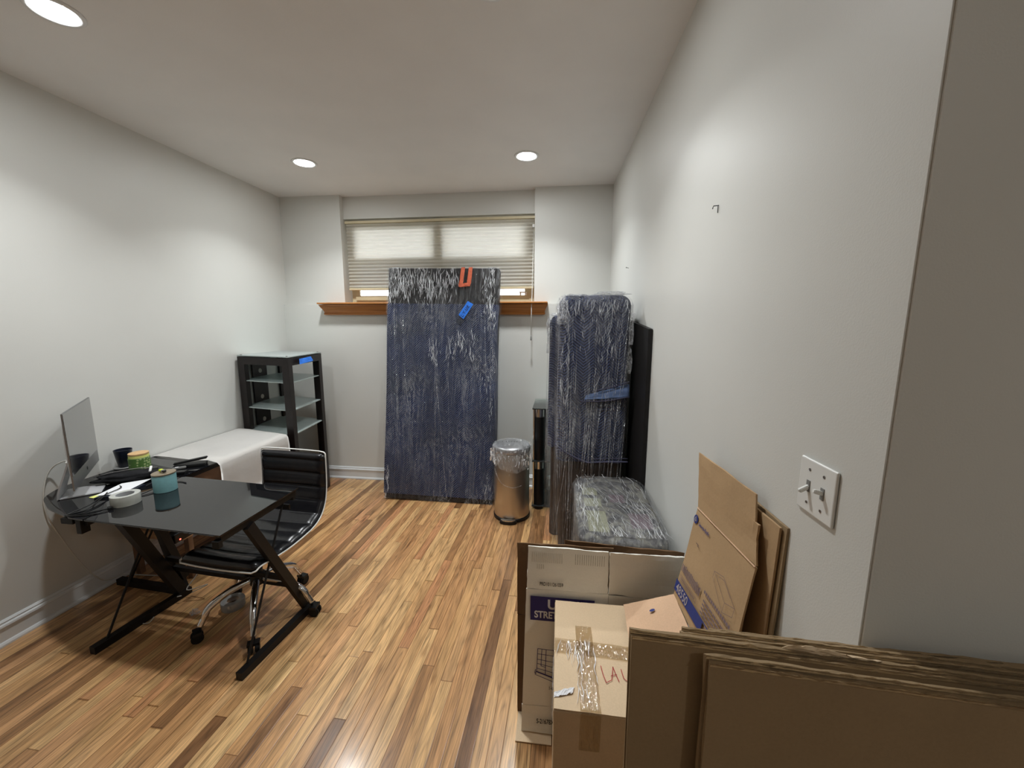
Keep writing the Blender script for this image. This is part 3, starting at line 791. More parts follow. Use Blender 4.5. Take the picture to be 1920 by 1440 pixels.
z = DZ+.0035
cable([(-2.33, 1.70, z), (-2.37, 1.66, z), (-2.42, 1.615, z), (-2.47, 1.60, z), (-2.43, 1.665, z+.004), (-2.47, 1.76, z+.014), (-2.53, 1.84, z+.015)], .0028, 'thin black cord curling to the near edge of the desk below the tape roll')
cable([(-2.315, 1.675, z+.002), (-2.34, 1.632, z), (-2.40, 1.603, z), (-2.465, 1.605, z), (-2.46, 1.70, z+.010), (-2.50, 1.80, z+.016), (-2.52, 1.90, z+.016), (-2.60, 1.955, z+.005)], .003, 'thicker black cord between the tape roll and the desk edge')
cable([(-2.30, 1.90, z), (-2.33, 1.855, z), (-2.38, 1.86, z), (-2.43, 1.90, z), (-2.50, 1.945, z), (-2.58, 1.92, z)], .0026, 'black cord running from the teal jar behind the tape roll')
cable([(-2.25, 2.05, z), (-2.31, 2.06, z), (-2.40, 2.03, z), (-2.48, 2.07, z), (-2.57, 2.10, z)], .0026, 'black cord lying behind the teal jar')
bm = NB(); bar(bm, (-2.34, 1.70, DZ+.007), (-2.31, 1.685, DZ+.007), .016, .012); tag(finish('cable_plug', bm, 'black_plastic'), 'small black cable plug on the desk below the tape roll', 'plug')

# papers, notes, pouch
def sheet(name, pts, z, mat, label, cat, th=.0015, amp=.0):
    bm = NB(); prism(bm, [(x, y, z) for x, y in pts], (0, 0, th)); return tag(finish(name, bm, mat), label, cat)
sheet('sticky_note', [(-2.60, 1.80), (-2.52, 1.79), (-2.51, 1.85), (-2.59, 1.90)], DZ+.0005, 'yellow', 'pale yellow note lying in front of the computer stand', 'note')
sheet('notebook', [(-2.54, 1.78), (-2.43, 1.83), (-2.46, 1.99), (-2.56, 1.93)], DZ+.0005, 'navy_ceramic', 'dark blue booklet under the white paper beside the tape roll', 'notebook', .010)
sheet('paper', [(-2.555, 1.80), (-2.44, 1.845), (-2.50, 2.06), (-2.60, 1.97)], DZ+.0125, 'paper', 'white paper slip between the black pouch and the tape roll', 'paper')
bm = NB()
def lump(bm, c, rx, ry, rz_, rot, amp, seed):
    r = bmesh.ops.create_icosphere(bm, subdivisions=4, radius=1.0)
    R = Matrix.Rotation(rot, 3, 'Z')
    for v in r['verts']:
        p = v.co.copy(); q = V((math.copysign(abs(p.x)**.75, p.x)*rx, math.copysign(abs(p.y)**.8, p.y)*ry, math.copysign(abs(p.z)**.9, p.z)*rz_))
        q *= 1+amp*noise.noise(p*2.2+V((seed, 0, 0)))
        q = R @ q; q.z = max(q.z, -rz_*.8); v.co = V(c)+q
lump(bm, (-2.625, 2.035, DZ+.033), .155, .055, .031, math.atan2(.20, .23)-.12, .35, 3)
T = Thing('pouch', 'soft black zipped pouch lying in front of the green tin', 'pouch', (-2.63, 2.045, DZ))
T.part('bag', bm, 'fabric_black', True)
T.part('zip', tube(NB(), spline([(-2.76, 1.95, DZ+.052), (-2.68, 2.00, DZ+.070), (-2.60, 2.07, DZ+.072), (-2.53, 2.13, DZ+.058)], 6), .003, 6), 'steel_dull')
sheet('desk_pad', [(-2.93, 2.10), (-2.66, 2.04), (-2.56, 2.25), (-2.90, 2.34)], DZ+.0005, 'black_plastic', 'flat black pad under the blue cup and green tin', 'desk pad', .006)

# cup and plate
T = Thing('cup', 'dark navy tapered cup on a grey saucer by the left wall', 'cup', (-2.885, 2.222, DZ+.0065))
T.part('bowl', lathe(NB(), [(.030, .012), (.032, .014), (.046, .115), (.0475, .127), (.0445, .127), (.030, .02)], (-2.885, 2.222, DZ+.0065), 40), 'navy_ceramic', .7)
T.part('saucer', lathe(NB(), [(.036, .0), (.056, .006), (.060, .011), (.056, .012), (.036, .010)], (-2.885, 2.222, DZ+.0065), 40), 'grey_ceramic', .7)
# green tin
T = Thing('candle_tin', 'green flower-patterned tin with a wooden lid and yellow rim', 'tin', (-2.735, 2.195, DZ+.0065))
c = (-2.735, 2.195, DZ+.0065)
T.part('tin_body', lathe(NB(), [(.053, 0), (.055, .002), (.055, .090), (.053, .092)], c, 48), 'green', .7)
T.part('paper_rim', lathe(NB(), [(.049, .092), (.052, .093), (.052, .108), (.048, .109)], c, 48), 'yellow', .7)
l_ = T.part('wooden_lid', lathe(NB(), [(.046, .110), (.052, .112), (.052, .121), (.049, .122)], c, 48), 'bamboo', .7)
T.part('glass_foot', lathe(NB(), [(.054, -.0005), (.055, .004), (.053, .009)], c, 48, cap0=False, cap1=False), 'glass_green', True)
# teal jar with lighter on top
T = Thing('candle_jar', 'teal round jar with a flat metal lid on the black glass', 'jar', (-2.275, 1.945, DZ))
c = (-2.275, 1.945, DZ)
T.part('jar_body', lathe(NB(), [(.052, 0), (.055, .002), (.0555, .098), (.054, .101)], c, 48), 'teal', .7)
T.part('jar_lid', lathe(NB(), [(.054, .102), (.0565, .103), (.0565, .109), (.053, .110)], c, 48), 'steel_lid', .7)
T = Thing('lighter', 'lime and silver lighter lying on the lid of the teal jar', 'lighter', (-2.282, 1.960, DZ+.111))
bm = NB(); bar(bm, (-2.307, 1.955, DZ+.118), (-2.280, 1.945, DZ+.118), .02, .013); bmesh.ops.bevel(bm, geom=bm.edges[:], offset=.003, segments=2, affect='EDGES'); T.part('lighter_body', bm, 'lime')
bm = NB(); bar(bm, (-2.280, 1.945, DZ+.118), (-2.266, 1.940, DZ+.118), .018, .013); T.part('lighter_hood', bm, 'chrome')
bm = NB(); cyl(bm, (-2.263, 1.932, DZ+.119), (-2.259, 1.946, DZ+.119), .006, 12); T.part('flint_wheel', bm, 'black_metal')
# tape roll
c = V((-2.318, 1.765, DZ+.001))
T = Thing('tape_roll', 'thick roll of clear packing tape on the near side of the desk', 'tape', c)
T.part('tape_winding', lathe(NB(), [(.041, 0), (.062, 0), (.0625, .002), (.0625, .052), (.062, .054), (.041, .054), (.041, 0)], c, 56, cap0=False, cap1=False), 'tape_clear', .7)
T.part('core', lathe(NB(), [(.038, .001), (.0408, .001), (.0408, .053), (.038, .053), (.038, .001)], c, 48, cap0=False, cap1=False), 'core_grey', .7)
T.part('core_print', strokes_on(NB(), c+V((-.030, .0225, .018)), (.8, .6, 0), (0, 0, 1), [[(.0, .003), (.005, .010), (.009, .002)], [(.014, .002), (.015, .010), (.020, .007)], [(.026, .009), (.031, .002), (.034, .010)]], .0016, .0), 'ink')
# marker-like white stick
bm = NB(); cyl(bm, (-2.545, 2.105, DZ+.075), (-2.525, 2.075, DZ+.045), .007, 12); 
tag(finish('glue_stick', bm, 'white_plastic', None, True), 'short white stick resting on the black pouch below the green tin', 'stick')
# black desk phone / label device
T = Thing('desk_phone', 'long black handset-like device near the white cover', 'phone', (-2.47, 2.33, DZ))
a, b = V((-2.57, 2.27, DZ)), V((-2.415, 2.365, DZ)); dd = (b-a).normalized(); ss = V((dd.y, -dd.x, 0))
bm = NB(); prism(bm, [a-ss*.035+V((0, 0, .001)), a+ss*.035+V((0, 0, .001)), a+ss*.032+V((0, 0, .018)), a-ss*.03+V((0, 0, .022))], b-a); bmesh.ops.bevel(bm, geom=bm.edges[:], offset=.004, segments=2, affect='EDGES')
T.part('base', bm, 'black_plastic')
bm = NB(); prism(bm, [a-ss*.016+V((0, 0, .024)), a+ss*.016+V((0, 0, .022)), a+ss*.014+V((0, 0, .034)), a-ss*.014+V((0, 0, .036))], (b-a)*1.04+V((0, 0, .024))); bmesh.ops.bevel(bm, geom=bm.edges[:], offset=.004, segments=2, affect='EDGES')
T.part('handset', bm, 'black_plastic')
T = Thing('remote_control', 'small silver remote beside the black handset device', 'remote', (-2.50, 2.25, DZ))
bm = NB(); bar(bm, (-2.535, 2.225, DZ+.012), (-2.47, 2.262, DZ+.016), .022, .012); bmesh.ops.bevel(bm, geom=bm.edges[:], offset=.003, segments=2, affect='EDGES'); T.part('remote_body', bm, 'grey_ceramic')
bm = NB(); bar(bm, (-2.52, 2.234, DZ+.0195), (-2.505, 2.242, DZ+.0205), .012, .002); T.part('button', bm, 'paper')
bm = NB(); bar(bm, (-2.49, 2.16, DZ+.009), (-2.40, 2.20, DZ+.009), .05, .016); bmesh.ops.bevel(bm, geom=bm.edges[:], offset=.004, segments=2, affect='EDGES')
tag(finish('card_reader', bm, 'black_plastic'), 'small black gadget behind the teal jar', 'gadget')
# power strip on the floor, a loose bit of film and a smoky disc
T = Thing('power_strip', 'black power strip with a red light hanging under the desk wing', 'power strip', (-2.41, 2.09, .30))
bm = NB(); box(bm, -2.43, -2.36, 2.03, 2.20, .36, .42, .006); T.part('casing', bm, 'black_plastic')
T.part('red_light', box(NB(), -2.361, -2.357, 2.06, 2.068, .372, .380), 'led')
bm = NB(); box(bm, -2.45, -2.37, 2.10, 2.15, .415, zt-.0, .003); T.part('hanger', bm, 'black_metal')
T = Thing('tape_spool', 'smoky clear plastic spool lying on the floor behind the chair wheels', 'spool', (-1.965, 1.99, 0))
T.part('rim', lathe(NB(), [(.030, 0), (.062, 0), (.064, .004), (.064, .044), (.062, .048), (.030, .048)], (-1.965, 1.99, 0), 40, cap0=False, cap1=False), 'plastic_grey', .7)
bm = NB(); lump(bm, (-2.14, 1.905, .012), .022, .016, .014, .3, .9, 8)
tag(finish('plastic_scrap', bm, 'film_loose', None, False), 'crumpled scrap of clear film on the floor between desk legs', 'scrap')

# ================================================================== CHAIR
CH = Thing('office_chair', 'black ribbed leather office chair with white piping on a chrome wheeled base', 'chair', (-1.76, 1.965, 0), -.085)
# centre line of seat and back in local y,z ; front of the seat is -y
path = spline([(0, -.235, .462), (0, -.20, .470), (0, -.12, .462), (0, 0.0, .455), (0, .12, .462), (0, .21, .478), (0, .275, .515), (0, .318, .580), (0, .338, .66), (0, .345, .74), (0, .348, .82), (0, .350, .895)], 10)
n = len(path); cum = [0]
for a, b in zip(path, path[1:]): cum.append(cum[-1]+(b-a).length)
tot = cum[-1]
def frame(i):
    d = (path[min(i+1, n-1)]-path[max(i-1, 0)]).normalized(); return d, V((1, 0, 0)).cross(d).normalized()   # along, up/front normal
bm = NB(); NX = 16; topg = []; botg = []
pitch_ = tot/10.5
for i in range(n):
    d, u = frame(i)
    rib = abs(math.sin(PI*cum[i]/pitch_))**.3
    e = min(1, min(cum[i], tot-cum[i])/.03); ef = math.sqrt(max(0, 1-(1-e)**2))
    rowt, rowb = [], []
    for k in range(NX+1):
        s = -1+2*k/NX; hw = .242-.02*(1-ef)
        ex = min(1, (1-abs(s))/.14); exf = math.sqrt(max(0, 1-(1-ex)**2))
        dip = -.010*(1-s*s)
        th = (.012+.012*rib)*exf*ef + .002
        rowt.append(bm.verts.new(path[i]+V((s*hw, 0, 0))+u*(th+dip)))
        rowb.append(bm.verts.new(path[i]+V((s*hw, 0, 0))+u*(-.006*exf*ef-.002+dip)))
    topg.append(rowt); botg.append(rowb)
for i in range(n-1):
    for k in range(NX):
        bm.faces.new((topg[i][k], topg[i][k+1], topg[i+1][k+1], topg[i+1][k])); bm.faces.new((botg[i][k], botg[i+1][k], botg[i+1][k+1], botg[i][k+1]))
    bm.faces.new((topg[i][0], topg[i+1][0], botg[i+1][0], botg[i][0])); bm.faces.new((topg[i][NX], botg[i][NX], botg[i+1][NX], topg[i+1][NX]))
for g in (0, n-1):
    for k in range(NX): bm.faces.new((topg[g][k], botg[g][k], botg[g][k+1], topg[g][k+1]))
CH.part('ribbed_seat_and_back', bm, 'leather', True, False)
# white edging all round
loop = []
for i in range(0, n, 2): d, u = frame(i); loop.append(path[i]+V((.2425, 0, 0))-u*.006)
d, u = frame(n-1)
topc = path[-1]; loop += [topc+V((.232, 0, .010))-u*.006] + [topc+V((x, 0, .014))-u*(.006+.01*(1-(x/.22)**2)) for x in (.2, .1, 0, -.1, -.2)] + [topc+V((-.232, 0, .010))-u*.006]
for i in range(n-1, -1, -2): d, u = frame(i); loop.append(path[i]+V((-.2425, 0, 0))-u*.006)
fc = path[0]; loop += [fc+V((x, -.012, -.012-.008*(1-(x/.22)**2))) for x in (-.225, -.12, 0, .12, .225)]
CH.part('white_piping', tube(NB(), loop, .0045, 8, closed=True), 'white_plastic', True, False)
CH.part('seat_mount', box(NB(), -.085, .085, -.08, .10, .425, .448, .005), 'black_metal', False, False)
bm = NB(); cyl(bm, (.02, -.02, .24), (.02, -.02, .43), .024, 24); CH.part('gas_column', bm, 'chrome', True, False)
bm = NB(); cyl(bm, (.02, -.02, .215), (.02, -.02, .275), .040, 24); cyl(bm, (.02, -.02, .275), (.02, -.02, .30), .031, 24); hubo = CH.part('hub', bm, 'black_plastic', .7, False)
wheels = [(-1.935, 1.72), (-1.575, 1.69), (-1.425, 1.985), (-1.68, 2.245), (-2.03, 2.09)]
Mi = CH.M.inverted(); hub = V((.02, -.02, 0))
for wx, wy in wheels:
    w = Mi @ V((wx, wy, 0)); d = (w-hub); L = d.length; d.normalize(); e = hub+d*(L-.012)
    bm = NB(); tube(bm, spline([hub+d*.03+V((0, 0, .245)), hub+d*L*.45+V((0, 0, .225)), hub+d*L*.78+V((0, 0, .175)), hub+d*(L-.035)+V((0, 0, .125)), e+V((0, 0, .082))], 6), [.020]*6+[.019]*6+[.018]*6+[.016]*7, 14)
    lg = CH.part('leg', bm, 'chrome', True, False)
    s = V((-d.y, d.x, 0))*1.0; c0 = e+V((0, 0, .029))+d*.016
    bm = NB(); 
    for sg in (-1, 1): cyl(bm, c0+s*sg*.006, c0+s*sg*.026, .029, 20)
    bmesh.ops.bevel(bm, geom=[ed for ed in bm.edges if len(ed.link_faces) == 2 and any(len(f.verts) > 4 for f in ed.link_faces)], offset=.005, segments=2, affect='EDGES')
    cw = finish('caster', bm, 'rubber', lg, .7)
    bm = NB(); cyl(bm, e+V((0, 0, .05)), e+V((0, 0, .09)), .008, 10); bar(bm, c0+V((0, 0, .028))-d*.02, c0+V((0, 0, .028))+d*.018, .058, .014)
    finish('caster_fork', bm, 'black_plastic', lg)

# ================================================================== MEDIA TOWER
TW = Thing('media_tower', 'tall dark wood media tower with glass shelves in the back left corner', 'shelf tower', (-2.60, 3.48, 0))
ZT = 1.432
m_ = V((-2.335, 3.17, 0)); rdir = V((-.085, .62, 0)); ldir = V((-.60, .13, 0))
corner = [m_, m_+rdir, m_+rdir+ldir, m_+ldir]      # front-near, front-far, back-far, back-near
rn, ln_ = rdir.normalized(), ldir.normalized()
rn = V((-.135, .99, 0)).normalized(); ln_ = V((-1, 0, 0))
def rpt(a, b, z): return m_ + V((-.085, .62, 0))*a + V((-.60, .13, 0))*b + V((0, 0, z))
for a, b in ((0, 0), (1, 0), (1, 1), (0, 1)):
    pa = -.0 if a == 0 else -.11; pb = 0 if b == 0 else -.13
    a0, b0 = (a if a == 0 else a-.10), (b if b == 0 else b-.13)
    bm = NB(); prism(bm, [rpt(a0, b0, 0), rpt(a0+.10, b0, 0), rpt(a0+.10, b0+.13, 0), rpt(a0, b0+.13, 0)], (0, 0, ZT))
    TW.part('post', bm, 'espresso')
def rbox(a0, a1, b0, b1, z0, z1): 
    bm = NB(); return prism(bm, [rpt(a0, b0, z0), rpt(a1, b0, z0), rpt(a1, b1, z0), rpt(a0, b1, z0)], (0, 0, z1-z0))
TW.part('top_rail', rbox(.10, .90, .0, .06, ZT-.07, ZT-.004), 'espresso')
TW.part('top_rail', rbox(.10, .90, .94, 1.0, ZT-.07, ZT-.004), 'espresso')
TW.part('top_rail', rbox(.0, .06, .13, .87, ZT-.07, ZT-.004), 'espresso')
TW.part('top_rail', rbox(.94, 1.0, .13, .87, ZT-.07, ZT-.004), 'espresso')
bk = TW.part('back_panel', rbox(.28, .72, .955, .985, .31, ZT-.07), 'espresso')
for zz in (1.27, 1.01, .78):
    p = rpt(.46, .950, zz); bm = NB(); cyl(bm, p, p+V((-.004, 0, 0)), .022, 20); q = finish('cable_hole', bm, 'pale_hole', bk, False, TW.M)
for zz in (1.205, .955, .735):
    TW.part('glass_shelf', rbox(.02, .98, .02, .98, zz, zz+.008), 'glass_frost')
TW.part('glass_top', rbox(.0, 1.0, .0, 1.0, ZT+.004, ZT+.012), 'glass_frost')
for a, b in ((.04, .05), (.96, .05), (.04, .95), (.96, .95)):
    bm = NB(); p = rpt(a, b, ZT-.001); cyl(bm, p, p+V((0, 0, .018)), .008, 12); TW.part('glass_clip', bm, 'steel_dull')
dr = TW.part('drawer_box', rbox(.02, .98, .02, .98, .15, .33), 'espresso')
dfc = TW.part('drawer_front', rbox(.11, .89, -.006, .02, .155, .315), 'espresso')
p = rpt(.5, -.006, .235); bm = NB(); cyl(bm, p, p+V((.018, 0, 0)), .009, 14); cyl(bm, p+V((.018, 0, 0)), p+V((.024, 0, 0)), .013, 16)
finish('knob', bm, 'steel_dull', dfc, .7, TW.M)
# blue tape tag on the tower's front rail
bm = NB(); slab(bm, rpt(.24, -.035, ZT-.018), rpt(.60, -.035, ZT-.012), rpt(.22, -.06, ZT-.065), rpt(.62, -.06, ZT-.055), .001, 8, 3, .006, 3)
TW.part('tape_tag', bm, 'blue_tape')['label'] = 'strip of blue painter tape'

def mk_glint_fold():  # white crease material, glints put into its colour
    t = NT('film_fold'); df = t.n('ShaderNodeBsdfDiffuse'); df.inputs[0].default_value = (.9, .92, .95, 1)
    gl = t.n('ShaderNodeBsdfGlossy'); gl.inputs['Roughness'].default_value = .32; gl.inputs[0].default_value = (1, 1, 1, 1)
    m = t.n('ShaderNodeMixShader'); m.inputs[0].default_value = .5; t.l(df.outputs[0], m.inputs[1]); t.l(gl.outputs[0], m.inputs[2])
    t.l(m.outputs[0], t.out.inputs[0]); return t.m
MT['film_fold'] = mk_glint_fold()
def glint_folds(bm, n_, area, face, seed, L=(.02, .12), w=(.0010, .0035), ang=.35):
    """narrow white creases standing in for glints on the film: area(rnd)->(a, z) on a face, face(a, z, out)->point"""
    rnd = random.Random(seed)
    for _ in range(n_):
        a, z = area(rnd); L_ = rnd.uniform(*L); ww = rnd.uniform(*w); th = rnd.gauss(0, ang); rows = []
        k = 5
        for i in range(k+1):
            t_ = i/k-.5; wob = .10*L_*nz(t_*3, seed, _ , 1, 3)
            ca = a+math.sin(th)*t_*L_+wob; cz = z+math.cos(th)*t_*L_
            hw = ww*(1-abs(2*t_)**2*.8)/2
            rows.append([bm.verts.new(face(ca-hw, cz, .001)), bm.verts.new(face(ca, cz, .001+ww*.8)), bm.verts.new(face(ca+hw, cz, .001))])
        for p, q in zip(rows, rows[1:]):
            for i in (0, 1): bm.faces.new((p[i], p[i+1], q[i+1], q[i]))
    return bm

# ================================================================== BIG WRAPPED SLAB BY THE WINDOW
WS = Thing('wrapped_headboard', 'tall flat furniture piece wrapped in navy blankets and film under the window', 'wrapped furniture', (-1.15, 3.6, 0))
tl = math.atan2(.25, 2.235); rl = math.radians(-.95)
Wd, Hh, Th = 1.095, 2.262, .145
MS = Matrix.Translation((-1.155, 3.542, 0.012)) @ Matrix.Rotation(rl*-1, 4, 'Y') @ Matrix.Rotation(-tl, 4, 'X')
# local frame: x -W/2..W/2, y 0..Th (0 = face to the camera), z 0..H
def wsl(bm): bm.transform(MS); return bm
WS.part('core', wsl(box(NB(), -Wd/2+.004, Wd/2-.004, .008, Th-.006, 0, Hh, .006)), 'black_panel')
bm = NB(); zb_ = frange(.05, 1.92, 60)
shell(bm, (0, Th/2, 0), Wd-.004, Th-.004, .02, zb_, .006, .016, (9, 3, 1.4), 3, top=False, bottom=False, sub=40)
WS.part('moving_blanket', wsl(bm), 'blanket', True)
bm = NB(); shell(bm, (0, Th/2, 0), Wd-.002, Th-.002, .02, frange(.0, Hh+.004, 90), .016, .012, (16, 4, .8), 8, top=True, bottom=False, topr=.012, sub=44)
WS.part('stretch_film', wsl(bm), 'film_slab', True)
bm = NB(); lump(bm, (.25, .07, Hh+.004), .12, .03, .012, 0, .8, 4); lump(bm, (-.48, .05, Hh+.0), .06, .03, .014, 0, .8, 9); lump(bm, (.47, .05, Hh), .07, .03, .012, 0, .8, 6)
WS.part('film_bunch', wsl(bm), 'film_loose')
bm = NB()
slab(bm, (.19, -.024, Hh), (.225, -.024, Hh), (.172, -.026, Hh-.165), (.207, -.026, Hh-.165), .004, 3, 14, .004, 4, .003, 2)
slab(bm, (.262, -.024, Hh), (.298, -.024, Hh), (.245, -.026, Hh-.165), (.285, -.026, Hh-.150), .004, 3, 14, .004, 4, .003, 3)
slab(bm, (.165, -.026, Hh-.155), (.29, -.026, Hh-.14), (.175, -.026, Hh-.185), (.275, -.026, Hh-.175), .004, 10, 3, .004, 4, .004, 5)
WS.part('orange_strap', wsl(bm), 'orange_strap')
tp = [(.262, 1.945), (.315, 1.915), (.225, 1.775), (.175, 1.815)]
bm = NB(); slab(bm, (tp[0][0], -.032, tp[0][1]), (tp[1][0], -.032, tp[1][1]), (tp[3][0], -.032, tp[3][1]), (tp[2][0], -.032, tp[2][1]), .001, 4, 10, .002, 3, .002)
WS.part('tape_tag', wsl(bm), 'blue_tape')['label'] = 'strip of blue painter tape with black handwriting'
dx = V((.087, 0, .130)).normalized(); dy = V((-dx.z, 0, dx.x))
bm = strokes_on(NB(), (.2215, -.0375, 1.788), dx, dy, [[(.005, .034), (.004, .008), (.022, .006)], [(.036, .034), (.045, .020), (.054, .036)], [(.045, .020), (.043, .006)], [(.060, .012), (.063, .012)],
     [(.076, .036), (.073, .014), (.084, .007), (.091, .018), (.092, .036)], [(.104, .006), (.108, .035), (.120, .028), (.108, .020), (.122, .006)]], .0045, .001)
WS.part('handwriting', wsl(bm), 'ink')
rn_ = random.Random(77)
clus = [(rn_.uniform(-.46, .16), rn_.uniform(2.0, 2.2), rn_.uniform(.012, .06), rn_.uniform(.03, .08)) for _ in range(34)]
clus += [(rn_.uniform(.36, .52), rn_.uniform(1.6, 2.2), .015, .07) for _ in range(9)] + [(rn_.gauss(.12, .15), rn_.gauss(1.52, .08), .025, .04) for _ in range(8)]
clus += [(rn_.uniform(-.53, -.47), rn_.uniform(1.95, 2.2), .012, .05) for _ in range(3)] + [(-.52, .10, .012, .06), (.50, .12, .02, .06), (.47, 1.2, .02, .08), (-.50, .22, .008, .05), (.51, .9, .008, .1)]
def ar(r):
    cx, cz, sx_, sz_ = r.choice(clus); return cx+r.gauss(0, sx_), cz+r.gauss(0, sz_)
WS.part('film_glint_folds', wsl(glint_folds(NB(), 900, ar, lambda a, z, o: V((max(-.545, min(.545, a)), -.022-o, max(.01, min(2.26, z)))), 5, (.010, .10), (.0005, .0042), .20)), 'film_fold')
bm = NB(); tube(bm, spline([(-.10, -.026, 2.24), (-.08, -.030, 1.7), (-.03, -.030, 1.2), (.03, -.03, .7), (.10, -.028, .05)], 8), .0022, 5)
for i in range(46):
    x = random.uniform(-.53, .53); z1_ = random.uniform(1.2, 2.24); z0_ = max(.03, z1_-random.uniform(.3, 1.7)); k = random.uniform(-.05, .08)
    tube(bm, spline([(x, -.029, z1_), (x+k*.4, -.032, (z1_+z0_)/2), (x+k, -.029, z0_)], 6), random.uniform(.0004, .0012), 4)
WS.part('film_crease', wsl(bm), 'film_loose', True)

# ================================================================== WRAPPED SOFA PIECES
def wrapped(name, label, c, w, d, h, zb0, seed, zlean=0, hem=True, bottom_mat='dark_leather'):
    T = Thing(name, label, 'wrapped furniture', (c[0], c[1], 0))
    bm = NB(); shell(bm, (c[0], c[1], 0), w-.06, d-.06, .05, frange(0.005, h-.04, 24), 0, .008, (4, 4, 2), seed, topr=.06); T.part('upholstery', bm, bottom_mat, True)
    bm = NB(); shell(bm, (c[0], c[1], 0), w-.01, d-.01, .055, frange(zb0, h, 50), -.002, .014, (7, 7, 2.2), seed+1, topr=.07, bottom=False, sub=20); T.part('moving_blanket', bm, 'blanket', True)
    bm = NB(); shell(bm, (c[0], c[1], 0), w, d, .06, frange(.004, h+.006, 70), .010, .016, (10, 10, 1.0), seed+2, topr=.07, bottom=False, sub=24); T.part('stretch_film', bm, 'film', True)
    return T
SF = wrapped('wrapped_sofa', 'navy-blanketed sofa section standing on end in film by the right wall', (.227, 2.80), .472, .38, 1.915, .80, 11)
# lower edge binding of the blanket, the pale fold and film bundles
bm = NB(); out = []
for i in range(25):
    t_ = i/24; x = -.012+.482*t_; out.append((x, 2.598-.004*math.sin(t_*9), .925-.115*min(1, t_*2.2)**.8-.01*math.sin(t_*5)))
tube(bm, out, .010, 6, flat=.5)
tube(bm, [(x, y, z+.022) for x, y, z in out], .003, 5)
SF.part('blanket_binding', bm, 'hem', True)
bm = NB(); slab(bm, (.185, 2.592, 1.265), (.455, 2.588, 1.345), (.175, 2.590, 1.235), (.46, 2.588, 1.255), .012, 16, 6, .012, 4, .006, 3, (0, -1, 0)); SF.part('blanket_fold', bm, 'blanket_pale', True)
bm = NB(); tube(bm, spline([(.15, 2.588, 1.225), (.30, 2.582, 1.232), (.46, 2.582, 1.262)], 8), .0035, 5); tube(bm, spline([(.25, 2.584, 1.30), (.35, 2.582, 1.325), (.455, 2.582, 1.36)], 8), .003, 5); SF.part('blanket_binding', bm, 'hem', True)
bm = NB()
for (x, y, z, a, b, c_, s) in ((.02, 2.62, 1.80, .03, .03, .09, 1), (.33, 2.72, 1.925, .10, .08, .012, 2), (.10, 2.70, 1.912, .07, .07, .010, 3), (.462, 2.66, 1.70, .016, .04, .13, 5), (.46, 2.66, 1.48, .014, .035, .09, 7)):
    lump(bm, (x, y, z), a, b, c_, 0, .7, s)
SF.part('film_bunch', bm, 'film_loose')
bm = NB()
for i in range(60):
    x = random.uniform(-.005, .455); z1_ = random.uniform(.9, 1.85); z0_ = max(.05, z1_-random.uniform(.4, 1.5)); k = random.uniform(-.12, .02)
    if x+k < -.01: k = 0
    tube(bm, spline([(x, 2.592, z1_), (x+k*.4, 2.586, (z1_+z0_)/2), (x+k, 2.59, z0_)], 6), random.uniform(.0008, .0018), 4)
SF.part('film_crease', bm, 'film_loose', True)
def ar(r):
    u = r.random()
    if u < .35: return r.uniform(.0, .44), r.uniform(1.80, 1.88)
    if u < .6: return r.gauss(.30, .05), r.uniform(1.50, 1.86)
    if u < .8: return r.gauss(.04, .02), r.uniform(1.2, 1.85)
    return r.uniform(.0, .44), r.uniform(1.0, 1.8)
SF.part('film_glint_folds', glint_folds(NB(), 190, ar, lambda a, z, o: V((max(.01, min(.44, a)), 2.592-o, min(1.88, z))), 9, (.02, .10), (.0007, .003), .22), 'film_fold')
SR = wrapped('wrapped_sofa', 'lower navy-blanketed bundle in film behind the sofa section, left edge showing', (.17, 3.24), .50, .40, 1.80, .76, 21)
bm = NB()
for (x, y, z, a, b, c_, s) in ((-.075, 3.08, 1.70, .018, .04, .08, 1), (-.08, 3.10, 1.56, .014, .04, .07, 2), (0, 3.12, 1.80, .06, .08, .012, 4)):
    lump(bm, (x, y, z), a, b, c_, 0, .7, s)
SR.part('film_bunch', bm, 'film_loose')
# film skirt hanging off the left side to the floor
bm = NB(); g = []
for j in range(16):
    v = j/15; row = []
    for i in range(8):
        u = i/7; top = V((-.085+.055*u, 3.02-.42*u, .95)); bot = V((.02+.0*u, 2.96-.06*u, .006)); k = v**2.2
        row.append(bm.verts.new(V((top.x*(1-k)+bot.x*k, top.y*(1-k)+bot.y*k, .95*(1-v)+.006*v))+V((-.010*math.sin(v*PI)-.006, 0, 0))+V((.004*nz(u*9, v*4, 0), 0, 0))))
    g.append(row)
for j in range(15):
    for i in range(7): bm.faces.new((g[j][i], g[j][i+1], g[j+1][i+1], g[j+1][i]))
SF.part('film_skirt', bm, 'film', True)
# black board between the sofa and the wall
bm = NB(); slab(bm, (xr(2.35)-.027, 2.35, 0.003), (xr(2.98)-.027, 2.98, .003), (xr(2.35)-.027, 2.35, 1.70), (xr(2.98)-.027, 2.98, 1.76), .023, 12, 12, .003, 2, 0, 2, (-1, 0, 0))
bmesh.ops.bevel(bm, geom=[e for e in bm.edges if e.calc_face_angle(0) > 1], offset=.004, segments=2, affect='EDGES')
tag(finish('black_board', bm, 'black_panel', None, .6), 'thin black board standing between the wrapped sofa and the right wall', 'board')

